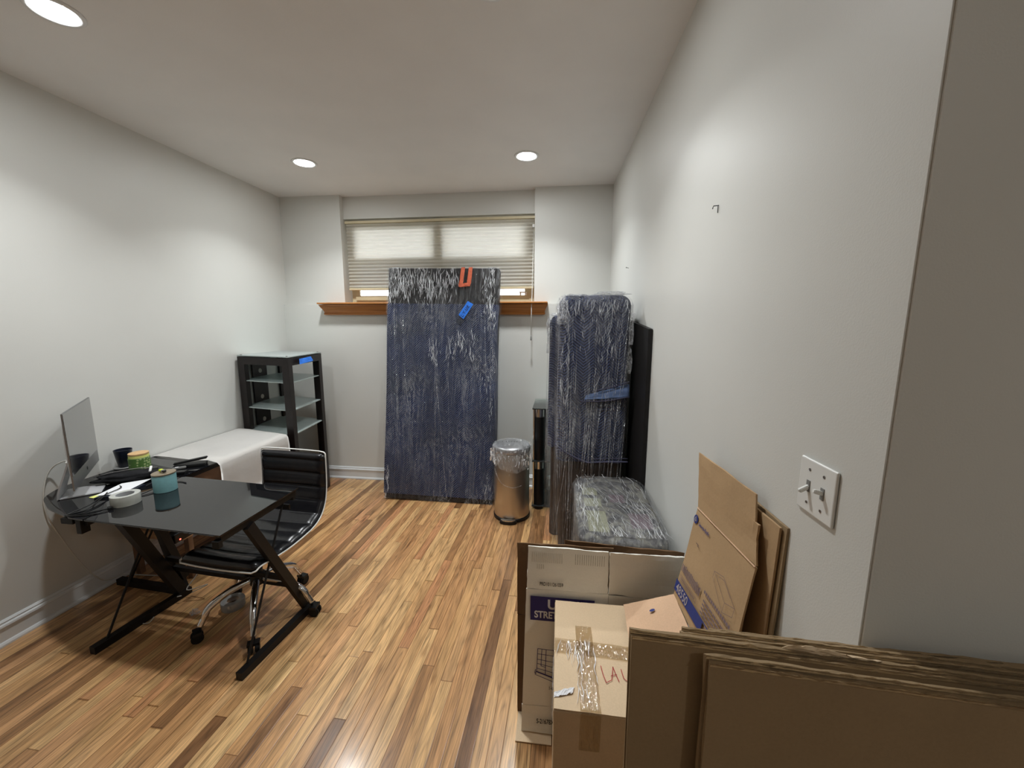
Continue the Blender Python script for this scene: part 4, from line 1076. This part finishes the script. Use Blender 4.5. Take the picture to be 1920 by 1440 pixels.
# ================================================================== WRAPPED OTTOMAN
OT = Thing('wrapped_ottoman', 'low rounded patterned ottoman under clear film in front of the wrapped sofa', 'wrapped furniture', (.315, 2.06, 0))
cx_, cy_, ow, od, oh = .312, 2.040, .405, .77, .775
bm = NB(); shell(bm, (cx_, cy_, 0), ow, od, .10, frange(.005, oh, 20), 0, .004, (3, 3, 3), 4, topr=.035, sub=10); OT.part('upholstery', bm, 'pattern', True)
rects = [(-.165, .10, -.08, .20), (-.160, -.04, -.07, .06), (-.155, -.30, -.06, -.09)]
bm = NB(); quads_on(bm, (cx_, cy_, oh+.0008), (1, 0, 0), (0, 1, 0), rects); OT.part('pale_patch', bm, simple('pale_olive_print', (128, 128, 106), .8, var=.15, vscale=40))
bm = NB(); quads_on(bm, (cx_, cy_, oh+.0006), (1, 0, 0), (0, 1, 0), [(.05, -.25, .15, -.10), (-.02, .02, .06, .12)]); OT.part('mauve_patch', bm, simple('mauve_print', (98, 82, 88), .8, var=.2, vscale=40))
# film on top: domed grid; sides: loose shell
bm = NB(); shell(bm, (cx_, cy_, 0), ow, od, .10, frange(.01, oh+.010, 40), .010, .012, (9, 5, 2), 14, topr=.035, bottom=False, top=False, sub=16)
OT.part('side_film', bm, 'film_heavy', True)
bm = NB(); g = []
for j in range(41):
    row = []
    for i in range(25):
        u, v = -1+2*i/24, -1+2*j/40
        x = u*(ow/2-.028); y = v*(od/2-.028)
        # pull the grid's corners in to follow the rounded outline
        cr_ = .09; ax, ay = abs(x)-(ow/2-.02-cr_), abs(y)-(od/2-.02-cr_)
        if ax > 0 and ay > 0:
            L = math.hypot(ax, ay)
            if L > cr_: x = math.copysign(ow/2-.02-cr_+ax/L*cr_, x); y = math.copysign(od/2-.02-cr_+ay/L*cr_, y)
        z = oh+.012+.010*nz(x*14, y*5, 0, 1, 2)+.007*abs(nz((x+y*.5)*30, (y-x)*6, 0, 1, 5))
        row.append(bm.verts.new((cx_+x, cy_+y, z)))
    g.append(row)
for j in range(40):
    for i in range(24): bm.faces.new((g[j][i], g[j][i+1], g[j+1][i+1], g[j+1][i]))
bmesh.ops.remove_doubles(bm, verts=bm.verts[:], dist=.0008)
OT.part('top_film', bm, 'film_heavy', True)
bm = NB()
for i in range(26):
    x0 = random.uniform(-.20, .02); y0 = random.uniform(.1, .37); L = random.uniform(.2, .6); a = random.uniform(-1.5, -1.0)
    pts = [(max(-.2, min(.2, x0+math.cos(a)*L*k)), max(-.37, min(.37, y0+math.sin(a)*L*k))) for k in (0, .33, .66, 1)]
    tube(bm, spline([(cx_+x, cy_+y, oh+.021+.004*math.sin(x*40)) for x, y in pts], 5), random.uniform(.0007, .0018), 4)
OT.part('film_crease', bm, 'film_loose', True)

def ar(r):
    u = r.random()
    if u < .35: return r.uniform(-.19, -.10), r.uniform(-.38, .2)
    if u < .55: return r.uniform(-.15, .18), r.uniform(-.39, -.30)
    if u < .8: return r.uniform(.05, .19), r.uniform(-.35, .3)
    return r.uniform(-.19, .19), r.uniform(-.38, .38)
OT.part('film_glint_folds', glint_folds(NB(), 150, ar, lambda a, z, o: V((cx_+max(-.19, min(.19, a)), cy_+max(-.37, min(.37, z)), oh+.020+o)), 12, (.03, .2), (.0006, .0022), .12), 'film_fold')

# ================================================================== GLASS TV STAND (mostly hidden)
TV = Thing('glass_tv_stand', 'tiered glass stand with black and chrome columns behind the trash can', 'stand', (.05, 3.75, 0))
for z_ in (.963, .468, .03):
    TV.part('glass_tier', box(NB(), -.228, .40, 3.50, 3.99, z_, z_+.010, .003), 'glass_green')
for x_, y_ in ((-.165, 3.555), (-.150, 3.93), (.33, 3.56), (.33, 3.93)):
    for z0_, z1_ in ((.04, .468), (.478, .963)):
        bm = NB(); lathe(bm, [(.055, z0_), (.055, z1_-.075)], (x_, y_, 0), 24, .9, .75); cl = TV.part('column', bm, 'black_plastic', .7)
        bm = NB(); lathe(bm, [(.05, z1_-.075), (.05, z1_)], (x_, y_, 0), 24, .9, .75); finish('chrome_collar', bm, 'chrome', cl, .7, TV.M)
        bm = NB(); box(bm, x_-.056, x_-.042, y_-.03, y_+.0, z0_, z1_-.0, .003); finish('chrome_edge', bm, 'chrome', cl, False, TV.M)
for x_, y_ in ((-.165, 3.555), (-.150, 3.93), (.33, 3.56), (.33, 3.93)):
    TV.part('foot', lathe(NB(), [(.045, 0), (.045, .03)], (x_, y_, 0), 20), 'black_plastic', .7)

# ================================================================== TRASH CAN
c = V((-.400, 3.385, 0))
TC = Thing('trash_can', 'round brushed steel pedal trash can with film around its lid', 'trash can', c)
TC.part('can_body', lathe(NB(), [(.153, .022), (.158, .026), (.158, .605), (.155, .612)], c, 64), 'brushed', .7)
TC.part('base_ring', lathe(NB(), [(.158, 0), (.165, .003), (.165, .026), (.159, .032), (.150, .03)], c, 64), 'black_plastic', .7)
TC.part('lid', lathe(NB(), [(.158, .618), (.164, .620), (.166, .632), (.164, .660), (.150, .672), (.10, .678), (.0005, .680)], c, 64, cap1=False), 'aluminium', .9)
pd = V((-.30, -.954, 0)).normalized(); sd = V((-pd.y, pd.x, 0))
pc = c+V((-.012, -.172, 0))
bm = NB(); prism(bm, [pc+V((.065*math.cos(a), -.030*math.sin(a)*(1 if math.sin(a) > 0 else .3), .026)) for a in [k*2*PI/24 for k in range(24)]], (0, 0, .012)); pe = TC.part('pedal', bm, 'chrome', .7)
bm = NB(); prism(bm, [pc+V((.076*math.cos(a), -.034*math.sin(a)*(1 if math.sin(a) > 0 else .6), .004)) for a in [k*2*PI/24 for k in range(24)]], (0, 0, .024)); TC.part('pedal_surround', bm, 'black_plastic', .7)
bm = NB(); rows = []
for j in range(16):
    v = j/15; ring_ = []
    for k in range(72):
        a = k*2*PI/72; zl = .50+.035*math.sin(a*2+1.0)+.02*nz(math.cos(a)*3, math.sin(a)*3, 0)
        z = .668*(1-v)+zl*v; r = .170+.014*abs(nz(math.cos(a)*5, math.sin(a)*5, v*4))+.018*v*abs(math.sin(a*1.5+.5))
        ring_.append(bm.verts.new(c+V((r*math.cos(a), r*math.sin(a), z))))
    rows.append(ring_)
for a_, b_ in zip(rows, rows[1:]):
    for k in range(72): bm.faces.new((a_[k], a_[(k+1) % 72], b_[(k+1) % 72], b_[k]))
TC.part('film_skirt', bm, 'film_loose', True)
TC.part('film_glint_folds', glint_folds(NB(), 140, lambda r: (r.uniform(-2.9, -.4), r.gauss(.585, .04)), lambda a, z, o: c+V(((.186+o)*math.cos(a), (.186+o)*math.sin(a), z)), 31, (.01, .05), (.004, .016), .9), 'film_fold')
bm = NB(); lathe(bm, [(.172, .664), (.160, .678), (.11, .684), (.02, .685)], c, 48, cap0=False)
for v in bm.verts: v.co.z += .003*nz(v.co.x*30, v.co.y*30, 0)
TC.part('top_film', bm, 'film_loose', True)
bm = NB(); tube(bm, spline([c+V((.16*math.cos(a), .163*math.sin(a)-.0, z)) for a, z in ((-2.7, .46), (-2.3, .39), (-1.9, .345), (-1.4, .325), (-.9, .335))], 6), .0022, 5); TC.part('film_crease', bm, 'film_loose', True)
bm = strokes_on(NB(), c+V((-.085, -.005, .687)), (1, 0, 0), (0, 1, 0), [[(.0, .03), (.002, .002), (-.01, .0)], [(.03, .0), (.036, .03), (.045, .0)], [(.055, .03), (.058, .002), (.068, .01)], [(.082, .025), (.075, .005), (.09, .0)], [(.10, .03), (.112, .03)], [(.106, .03), (.106, .0)], [(.125, .0), (.127, .03), (.14, .03)], [(.15, .028), (.165, .03)], [(.158, .03), (.156, .0)]], .003, .0005)
TC.part('handwriting', bm, 'ink')

# ================================================================== CARDBOARD
# white stretch-wrap carton, opened flat and standing
WB = Thing('white_carton', 'opened white carton with blue print standing upright on the floor', 'cardboard box', (.15, 1.45, 0))
YW = 1.452
WB.part('main_panel', slab(NB(), (-.125, YW-.004, .135), (.213, YW+.002, .135), (-.112, YW, .668), (.213, YW+.004, .668), .007, 14, 14, .004, 3, .001, 2, (0, -1, 0)), 'white_card')
WB.part('top_flap', slab(NB(), (-.110, YW, .670), (.211, YW+.004, .670), (-.105, YW+.010, .848), (.210, YW+.012, .842), .007, 14, 10, .005, 3, .003, 3, (0, -1, 0)), 'white_card')
WB.part('side_panel', slab(NB(), (.216, YW+.004, .04), (.53, YW+.024, .04), (.214, YW+.004, .662), (.53, YW+.03, .640), .007, 10, 10, .004, 3, .001, 4, (0, -1, 0)), 'white_card')
WB.part('top_flap', slab(NB(), (.216, YW+.006, .665), (.53, YW+.030, .643), (.214, YW+.012, .842), (.522, YW+.04, .822), .007, 12, 10, .008, 3, .003, 5, (0, -1, 0)), 'white_card')
WB.part('bottom_flap', slab(NB(), (-.127, YW-.012, .010), (.20, YW-.010, .010), (-.127, YW-.004, .133), (.213, YW, .133), .007, 12, 6, .004, 3, .003, 6, (0, -1, 0)), 'white_card')
sy = YW-.0085
def wtext(txt, size, x, z, mat, name='print', bold=0, sx=1):
    WB.part(name, text_bm(txt, size, (x, sy, z), (1, 0, 0), (0, 0, 1), .0012, 1.0, bold, sx), mat)
def wtext2(txt, size, x, z, mat, y, **k):
    WB.part('print', text_bm(txt, size, (x, y, z), (1, 0, 0), (0, 0, 1), .0012, 1.0, k.get('bold', 0), k.get('sx', 1)), mat)
wtext2('PRD1011261059', .022, -.058, .692, 'ink', YW-.006, bold=.0004, sx=.62)
WB.part('blue_label', quads_on(NB(), (0, sy, 0), (1, 0, 0), (0, 0, 1), [(-.094, .538, .16, .645)], .001), 'ink_purple')
wtext('ULINE', .058, -.026, .593, 'ink_white', bold=.0018)
wtext('STRETCH WRAP', .042, -.078, .551, 'ink_white', bold=.0012, sx=.80)
cart = [[(-.062, .409), (-.066, .300), (.06, .258)], [(-.062, .409), (.06, .405)], [(-.028, .408), (-.030, .288)], [(.004, .407), (.004, .278)], [(.035, .406), (.037, .268)],
        [(-.0625, .385), (.06, .378)], [(-.063, .360), (.06, .345)], [(-.064, .340), (.06, .318)], [(-.065, .318), (.06, .290)], [(-.045, .409), (-.048, .33), (-.03, .326)], [(-.068, .303), (-.072, .288), (.06, .240)], [(-.070, .312), (-.074, .296), (-.066, .292)]]
WB.part('cart_drawing', strokes_on(NB(), (0, sy, 0), (1, 0, 0), (0, 0, 1), cart, .0026, .001), 'ink_purple')
WB.part('cart_drawing', strokes_on(NB(), (0, sy, 0), (1, 0, 0), (0, 0, 1), [[(-.066, .302), (.06, .262)]], .006, .0012), 'ink_purple')
wtext('1-800', .022, -.016, .222, 'ink', bold=.0004, sx=.7)
WB.part('print', text_bm('S-21678X', .026, (-.064, YW-.0155, .064), (1, 0, 0), V((0, .026, .129)), .0025, 1, .0005, .70), 'ink')
rc = [(-.09+.0078*i, .79, -.0882+.0078*i, .832) for i in range(16)] + [(.08+.0085*i, .79, .0822+.0085*i, .834) for i in range(14)] + [(-.07+.0085*i, .762, -.068+.0085*i, .782) for i in range(4)]
WB.part('glue_marks', quads_on(NB(), (0, YW-.002, 0), (1, 0, 0), (0, 0, 1), rc, .002), simple('glue_mark_grey', (176, 170, 156), .8, var=.2, vscale=120))

# brown carton standing behind it
BB = Thing('brown_carton', 'brown cardboard in a shade-darkened colour standing directly behind the white carton', 'cardboard box', (.1, 1.53, 0))
BB.part('side_panel', slab(NB(), (-.154, 1.53, .004), (.24, 1.54, .004), (-.155, 1.53, .485), (.24, 1.54, .485), .006, 10, 8, .003, 3, .001, 2, (0, -1, 0)), 'kraft_shade')
BB.part('side_panel', slab(NB(), (.243, 1.54, .004), (.535, 1.55, .004), (.243, 1.54, .485), (.535, 1.55, .485), .006, 10, 8, .003, 3, .001, 3, (0, -1, 0)), 'kraft_shade')
BB.part('top_flap', slab(NB(), (-.156, 1.53, .488), (.24, 1.54, .488), (-.157, 1.527, .820), (.24, 1.54, .814), .006, 12, 8, .006, 3, .003, 3, (0, -1, 0)), 'kraft_shade')
BB.part('top_flap', slab(NB(), (.05, 1.556, .60), (.53, 1.562, .60), (.04, 1.57, .822), (.53, 1.58, .790), .006, 14, 8, .008, 3, .004, 5, (0, -1, 0)), 'kraft_shade')
BB.part('bottom_flap', slab(NB(), (-.15, 1.40, .006), (.0, 1.40, .006), (-.15, 1.528, .006), (.0, 1.53, .006), .004, 6, 4, 0), 'kraft_light')

# carton marked in red
LB = Thing('taped_carton', 'closed pale cardboard box sealed with glossy tape and red handwriting', 'cardboard box', (.135, 1.21, 0))
lx0, lx1, ly0, ly1, lz = .004, .268, .978, 1.428, .64
bm = NB(); box(bm, lx0, lx1, ly0, ly1, .002, lz, .004); LB.part('carton_body', bm, 'kraft_light')
LB.part('top_flap', slab(NB(), (lx0+.001, ly0+.002, lz+.004), (lx1, ly0, lz+.004), (lx0+.002, ly1, lz+.0045), (lx1, ly1, lz+.004), .004, 8, 10, .002, 3, .001, 2, (0, 0, 1)), 'kraft_light')
def mk_tape():
    t = NT('glossy_clear_tape'); tr = t.n('ShaderNodeBsdfTransparent'); tr.inputs[0].default_value = (.93, .90, .84, 1)
    gl = t.n('ShaderNodeBsdfGlossy'); gl.inputs['Roughness'].default_value = .06
    h = t.noise(t.coords(scale=(60, 9, 30)), 1.2, 3, .6, .4); t.bump(h, .8, .012, gl.inputs['Normal'])
    m2 = t.n('ShaderNodeMixShader'); m2.inputs[0].default_value = .12; t.l(tr.outputs[0], m2.inputs[1]); t.l(gl.outputs[0], m2.inputs[2]); t.l(m2.outputs[0], t.out.inputs[0]); return t.m
MT['tape_gloss'] = mk_tape()
zz = lz+.0066
LB.part('packing_tape', slab(NB(), (.080, ly0+.001, zz), (.138, ly0+.001, zz), (.078, 1.30, zz), (.134, 1.30, zz), .0006, 10, 30, .0016, 9, 0, 7, (0, 0, 1)), 'tape_gloss', True)
LB.part('packing_tape', slab(NB(), (lx0+.002, 1.175, zz+.0008), (.262, 1.165, zz+.0008), (lx0+.002, 1.235, zz+.0008), (.262, 1.225, zz+.0008), .0006, 30, 8, .0016, 9, 0, 4, (0, 0, 1)), 'tape_gloss', True)
LB.part('packing_tape', slab(NB(), (.078, ly0-.0015, .52), (.136, ly0-.0015, .52), (.080, ly0-.0015, lz+.006), (.138, ly0-.0015, lz+.006), .0006, 8, 12, .001, 6, 0, 3, (0, -1, 0)), 'tape_gloss', True)
def ar(r):
    u = r.random()
    if u < .6: return r.uniform(.075, .14), r.uniform(1.03, 1.24)
    if u < .8: return r.uniform(.015, .07), r.uniform(1.16, 1.24)
    return r.uniform(.245, .265), r.uniform(1.02, 1.2)
LB.part('tape_glints', glint_folds(NB(), 46, ar, lambda a, z, o: V((a, z, zz+.002+o*.5)), 44, (.02, .10), (.0008, .003), .08), 'film_fold')  # white creases drawn as the highlights on the tape
bm = NB(); slab(bm, (lx0+.001, 1.012, zz), (.060, 1.030, zz+.002), (lx0+.001, 1.028, zz), (.066, 1.052, zz+.004), .001, 12, 3, .006, 7, .002, 4, (0, 0, 1)); LB.part('loose_tape_end', bm, 'paper')
bm = NB(); slab(bm, (lx0-.003, ly0, .605), (lx0-.003, 1.16, .60), (lx0-.003, ly0, lz+.006), (lx0-.003, 1.16, lz+.006), .0008, 20, 4, .003, 9, .001, 4, (-1, 0, 0)); LB.part('packing_tape', bm, 'film_loose')
LB.part('handwriting', strokes_on(NB(), (.150, 1.075, zz), (1, .02, 0), (0, 1, 0), [[(.002, .062), (.006, .030), (.013, .002), (.019, .006), (.028, .012)], [(.030, .012), (.036, .040), (.040, .062), (.044, .040), (.052, .010)], [(.030, .028), (.048, .034)], [(.064, .055), (.068, .022), (.078, .012), (.086, .050)]], .0022, .001), 'ink_red')

# open carton with the blue-banded side, leaning on the right wall
OB = Thing('open_carton', 'open kraft carton with blue 48550 band and flap folded out to the left', 'cardboard box', (.45, 1.2, 0))
cf, cn = V((.494, 1.366, 1.091)), V((.519, 1.010, 1.100))     # crease far / near
bf, bn = V((.428, 1.352, .765)), V((.452, .985, .745))
tf_, tn_ = V((.502, 1.42, 1.275)), V((.535, 1.080, 1.271))
OB.part('printed_side', slab(NB(), bf, bn, cf, cn, .005, 14, 14, .003, 3, .001, 2, (-1, 0, 0)), 'kraft')
OB.part('top_flap', slab(NB(), cf+V((0, .002, .003)), cn+V((.001, .002, .003)), tf_, tn_, .005, 14, 10, .004, 3, .002, 3, (-1, 0, 0)), 'kraft')
bm = NB(); tube(bm, [cf+V((-.002, 0, .001)), cn+V((-.002, 0, .001))], .0022, 5); OB.part('fold_line', bm, 'kraft_pink')
ud = (cn-cf).normalized(); vd = (bf-cf).normalized(); vd = (vd-ud*vd.dot(ud)).normalized()
PN = (ud.cross(-vd)).normalized()
LU = (cn-cf).length; LV = (bf-cf).length
def pp(u, v): return cf+ud*(u*LU)+vd*(v*LV)+(PN if PN.x < 0 else -PN)*.0035
xd_, yd_ = ud, -vd
if xd_.cross(yd_).x > 0: print('WARNING print faces the wall')
def prect(bm, rects): return quads_on(bm, pp(0, 0), ud, -vd, [(u0*LU, -v1*LV, u1*LU, -v0*LV) for u0, v0, u1, v1 in rects], .001)
OB.part('blue_band', prect(NB(), [(.0, .815, .60, .935)]), 'ink_blue')
OB.part('blue_band', prect(NB(), [(.60, .815, .98, .828), (.60, .922, .98, .935)]), 'ink_blue')
OB.part('barcode', prect(NB(), [(.64+.012*i, .832, .645+.012*i+.004*(i % 3 == 0), .918) for i in range(24)]), 'ink_faint')
OB.part('print', text_bm('48550', .043, pp(.04, .918), ud, -vd, .002, 1.0, .0004, .86), 'ink_tan')
rk = random.Random(5)
OB.part('faded_print', prect(NB(), [(.04+.024*k, .60+.02*rk.random(), .055+.024*k, .70-.01*rk.random()) for k in range(17)]), 'ink_faint')
OB.part('print_frame', strokes_on(NB(), pp(0, 0), ud, -vd, [[(x*LU, -y*LV) for x, y in ((.05, .735), (.42, .735), (.42, .785), (.05, .785), (.05, .735))]], .0012, .001), 'ink_faint')
OB.part('faded_print', prect(NB(), [(.07+.02*k, .752, .083+.02*k, .770) for k in range(16)]), 'ink_faint')
bm = NB(); ctr = pp(.045, .105)+PN*(.0015 if PN.x < 0 else -.0015)
for k in range(24):
    a, b = k*2*PI/24, (k+1)*2*PI/24
    bm.faces.new([bm.verts.new(ctr+ud*.015*math.cos(q)+vd*.015*math.sin(q)+ud*r_*0) for q, r_ in ((a, 0), (b, 0))]+[bm.verts.new(ctr)])
OB.part('round_emblem', bm, 'ink_blue')
OB.part('emblem_mark', strokes_on(NB(), pp(.045, .105), ud, -vd, [[(-.008, -.004), (.0, .010), (.008, -.004), (-.008, -.004)], [(0, .010), (0, -.009)]], .0018, .003), 'ink_tan')
OB.part('print', text_bm('Georgia-Pacific', .016, pp(.11, .135), ud, -vd, .001, 1, .0003, .82), 'ink_blue')
bx_ = [[(.56, .34), (.70, .30), (.93, .42), (.93, .50), (.80, .56), (.56, .40), (.56, .34)], [(.56, .34), (.80, .47), (.80, .56)], [(.80, .47), (.93, .42)], [(.64, .34), (.72, .32), (.85, .39)]]
OB.part('carton_drawing', strokes_on(NB(), pp(0, 0), ud, -vd, [[(x*LU, -y*LV) for x, y in l] for l in bx_], .0012, .001), 'ink_faint')
OB.part('faded_print', prect(NB(), [(.50+.032*k, .575, .526+.032*k, .605) for k in range(14)]), 'ink_faint')
OB.part('small_print', prect(NB(), [(u, .655+.038*r, u+.05, .672+.038*r) for r in range(4) for u in [.52+.06*k for k in range(7)]]), 'ink_faint')
OB.part('print', prect(NB(), [(.16, .30, .22, .306), (.19, .312, .225, .317)]), 'ink_brown')
# folded-out flap, other sides
pz = .79
OB.part('folded_flap', slab(NB(), (.428, 1.352, .765), (.440, 1.02, .745), (.262, 1.395, .675), (.245, 1.02, .655), .005, 12, 12, .004, 3, .002, 7, (0, 0, 1)), 'kraft_pink')
OB.part('near_side', slab(NB(), (.27, 1.01, .02), (.47, 1.0, .02), (.262, 1.01, .64), (.452, .985, .735), .005, 8, 8, .002, 3, .001, 3, (0, -1, 0)), 'kraft')
OB.part('far_side', slab(NB(), (.29, 1.37, .02), (.47, 1.36, .02), (.285, 1.38, .66), (.43, 1.36, .745), .005, 8, 8, .002, 3, .001, 3, (0, 1, 0)), 'kraft')
bm = NB(); q0 = V((.345, 1.31, .722))
for k in range(20):
    a, b = k*2*PI/20, (k+1)*2*PI/20
    bm.faces.new([bm.verts.new(q0+V((.009*math.cos(q), .006*math.sin(q)*1.0, .008*math.cos(q)*.5+.004))) for q in (a, b)]+[bm.verts.new(q0+V((0, 0, .004)))])
OB.part('ink_dot', bm, 'ink_blue')
bm = NB(); lump(bm, (.335, 1.105, .715), .014, .008, .016, .3, .9, 3); OB.part('tape_scrap', bm, 'film_loose')

# flattened cartons leaning on the wall behind it
FB = Thing('flattened_carton', 'folded kraft carton leaning on the wall behind the 48550 carton', 'flattened box', (.54, 1.15, 0))
for k, (o_, zt_, ye) in enumerate(((.0, 1.232, .985), (.010, 1.238, .972))):
    FB.part('cardboard_layer', slab(NB(), (.505+o_, 1.40, .01), (.52+o_, ye+.005, .01), (.530+o_, 1.38, zt_), (.551+o_, ye, zt_-.006), .006, 12, 16, .004, 3, .002, 3+k, (-1, 0, 0)), 'kraft' if k == 0 else 'kraft_dark')
FB.part('inner_flap', slab(NB(), (.488, 1.20, .60), (.500, 1.055, .60), (.520, 1.20, 1.20), (.528, 1.035, 1.205), .005, 8, 12, .008, 3, .003, 8, (-1, 0, 0)), 'kraft')

# flattened cartons in the foreground, standing against the end of the wall
def flat(label, layers, mat='kraft_dark'):
    xm = sum((l[0]+l[1])/2 for l in layers)/len(layers); ym = layers[0][2]
    T = Thing('flattened_carton', label, 'flattened box', (xm, ym, 0), 0, 'flattened cartons in the foreground')
    for i, (x0, x1, y, z0, z1, th, sd_) in enumerate(layers):
        T.part('cardboard_layer', slab(NB(), (x0, y, .004), (x1, y-.010, .004), (x0, y+.012, z0), (x1, y+.004, z1), th, 40, 16, .003, 4, .0028, sd_, (0, -1, 0)), mat)
        bm = NB(); segs = 60
        for l_ in (0, 1):    # torn paper lip along the top edge
            for k in range(segs):
                u0, u1 = k/segs, (k+1)/segs
                pts = []
                for u in (u0, u1):
                    x = x0+(x1-x0)*u; zt_ = z0+(z1-z0)*u; yy = y+.012-.008*u+.004*l_-.003
                    pts += [V((x, yy, zt_-.004)), V((x, yy-.002, zt_+.001+.005*max(-.6, nz(u*38, l_, sd_))))]
                bm.faces.new([bm.verts.new(p) for p in (pts[0], pts[2], pts[3], pts[1])])
        bmesh.ops.solidify(bm, geom=bm.faces[:], thickness=.001)
        T.part('torn_edge', bm, 'torn')
    return T
flat('smaller brown flattened carton in front of all others, its left edge casting a dark gap', [(.262, .93, .610, 1.160, 1.132, .006, 2), (.258, .93, .619, 1.166, 1.138, .006, 5)])
flat('wide brown flattened carton directly behind the smaller front one', [(.141, .96, .645, 1.168, 1.133, .006, 3), (.139, .96, .654, 1.173, 1.137, .006, 7)])
f3 = flat('flattened carton third from the front, seen as a thin strip', [(.236, .98, .676, 1.158, 1.136, .006, 11), (.24, .98, .686, 1.160, 1.136, .005, 12)])
f4 = flat('rearmost flattened carton with a torn paper lip, touching the wall end', [(.262, 1.0, .704, 1.142, 1.125, .006, 14), (.30, 1.0, .713, 1.140, 1.122, .005, 15)])
bm = NB(); slab(bm, (.40, .668, 1.162), (.56, .664, 1.155), (.42, .664, 1.174), (.54, .660, 1.160), .001, 14, 3, .006, 6, .004, 3, (0, -1, 0)); f3.part('torn_lip', bm, 'kraft_light')
for o in D.objects:
    if o.name.split('.')[0] in ('film_glint_folds', 'film_crease', 'tape_glints'): o['kind'] = 'stuff'
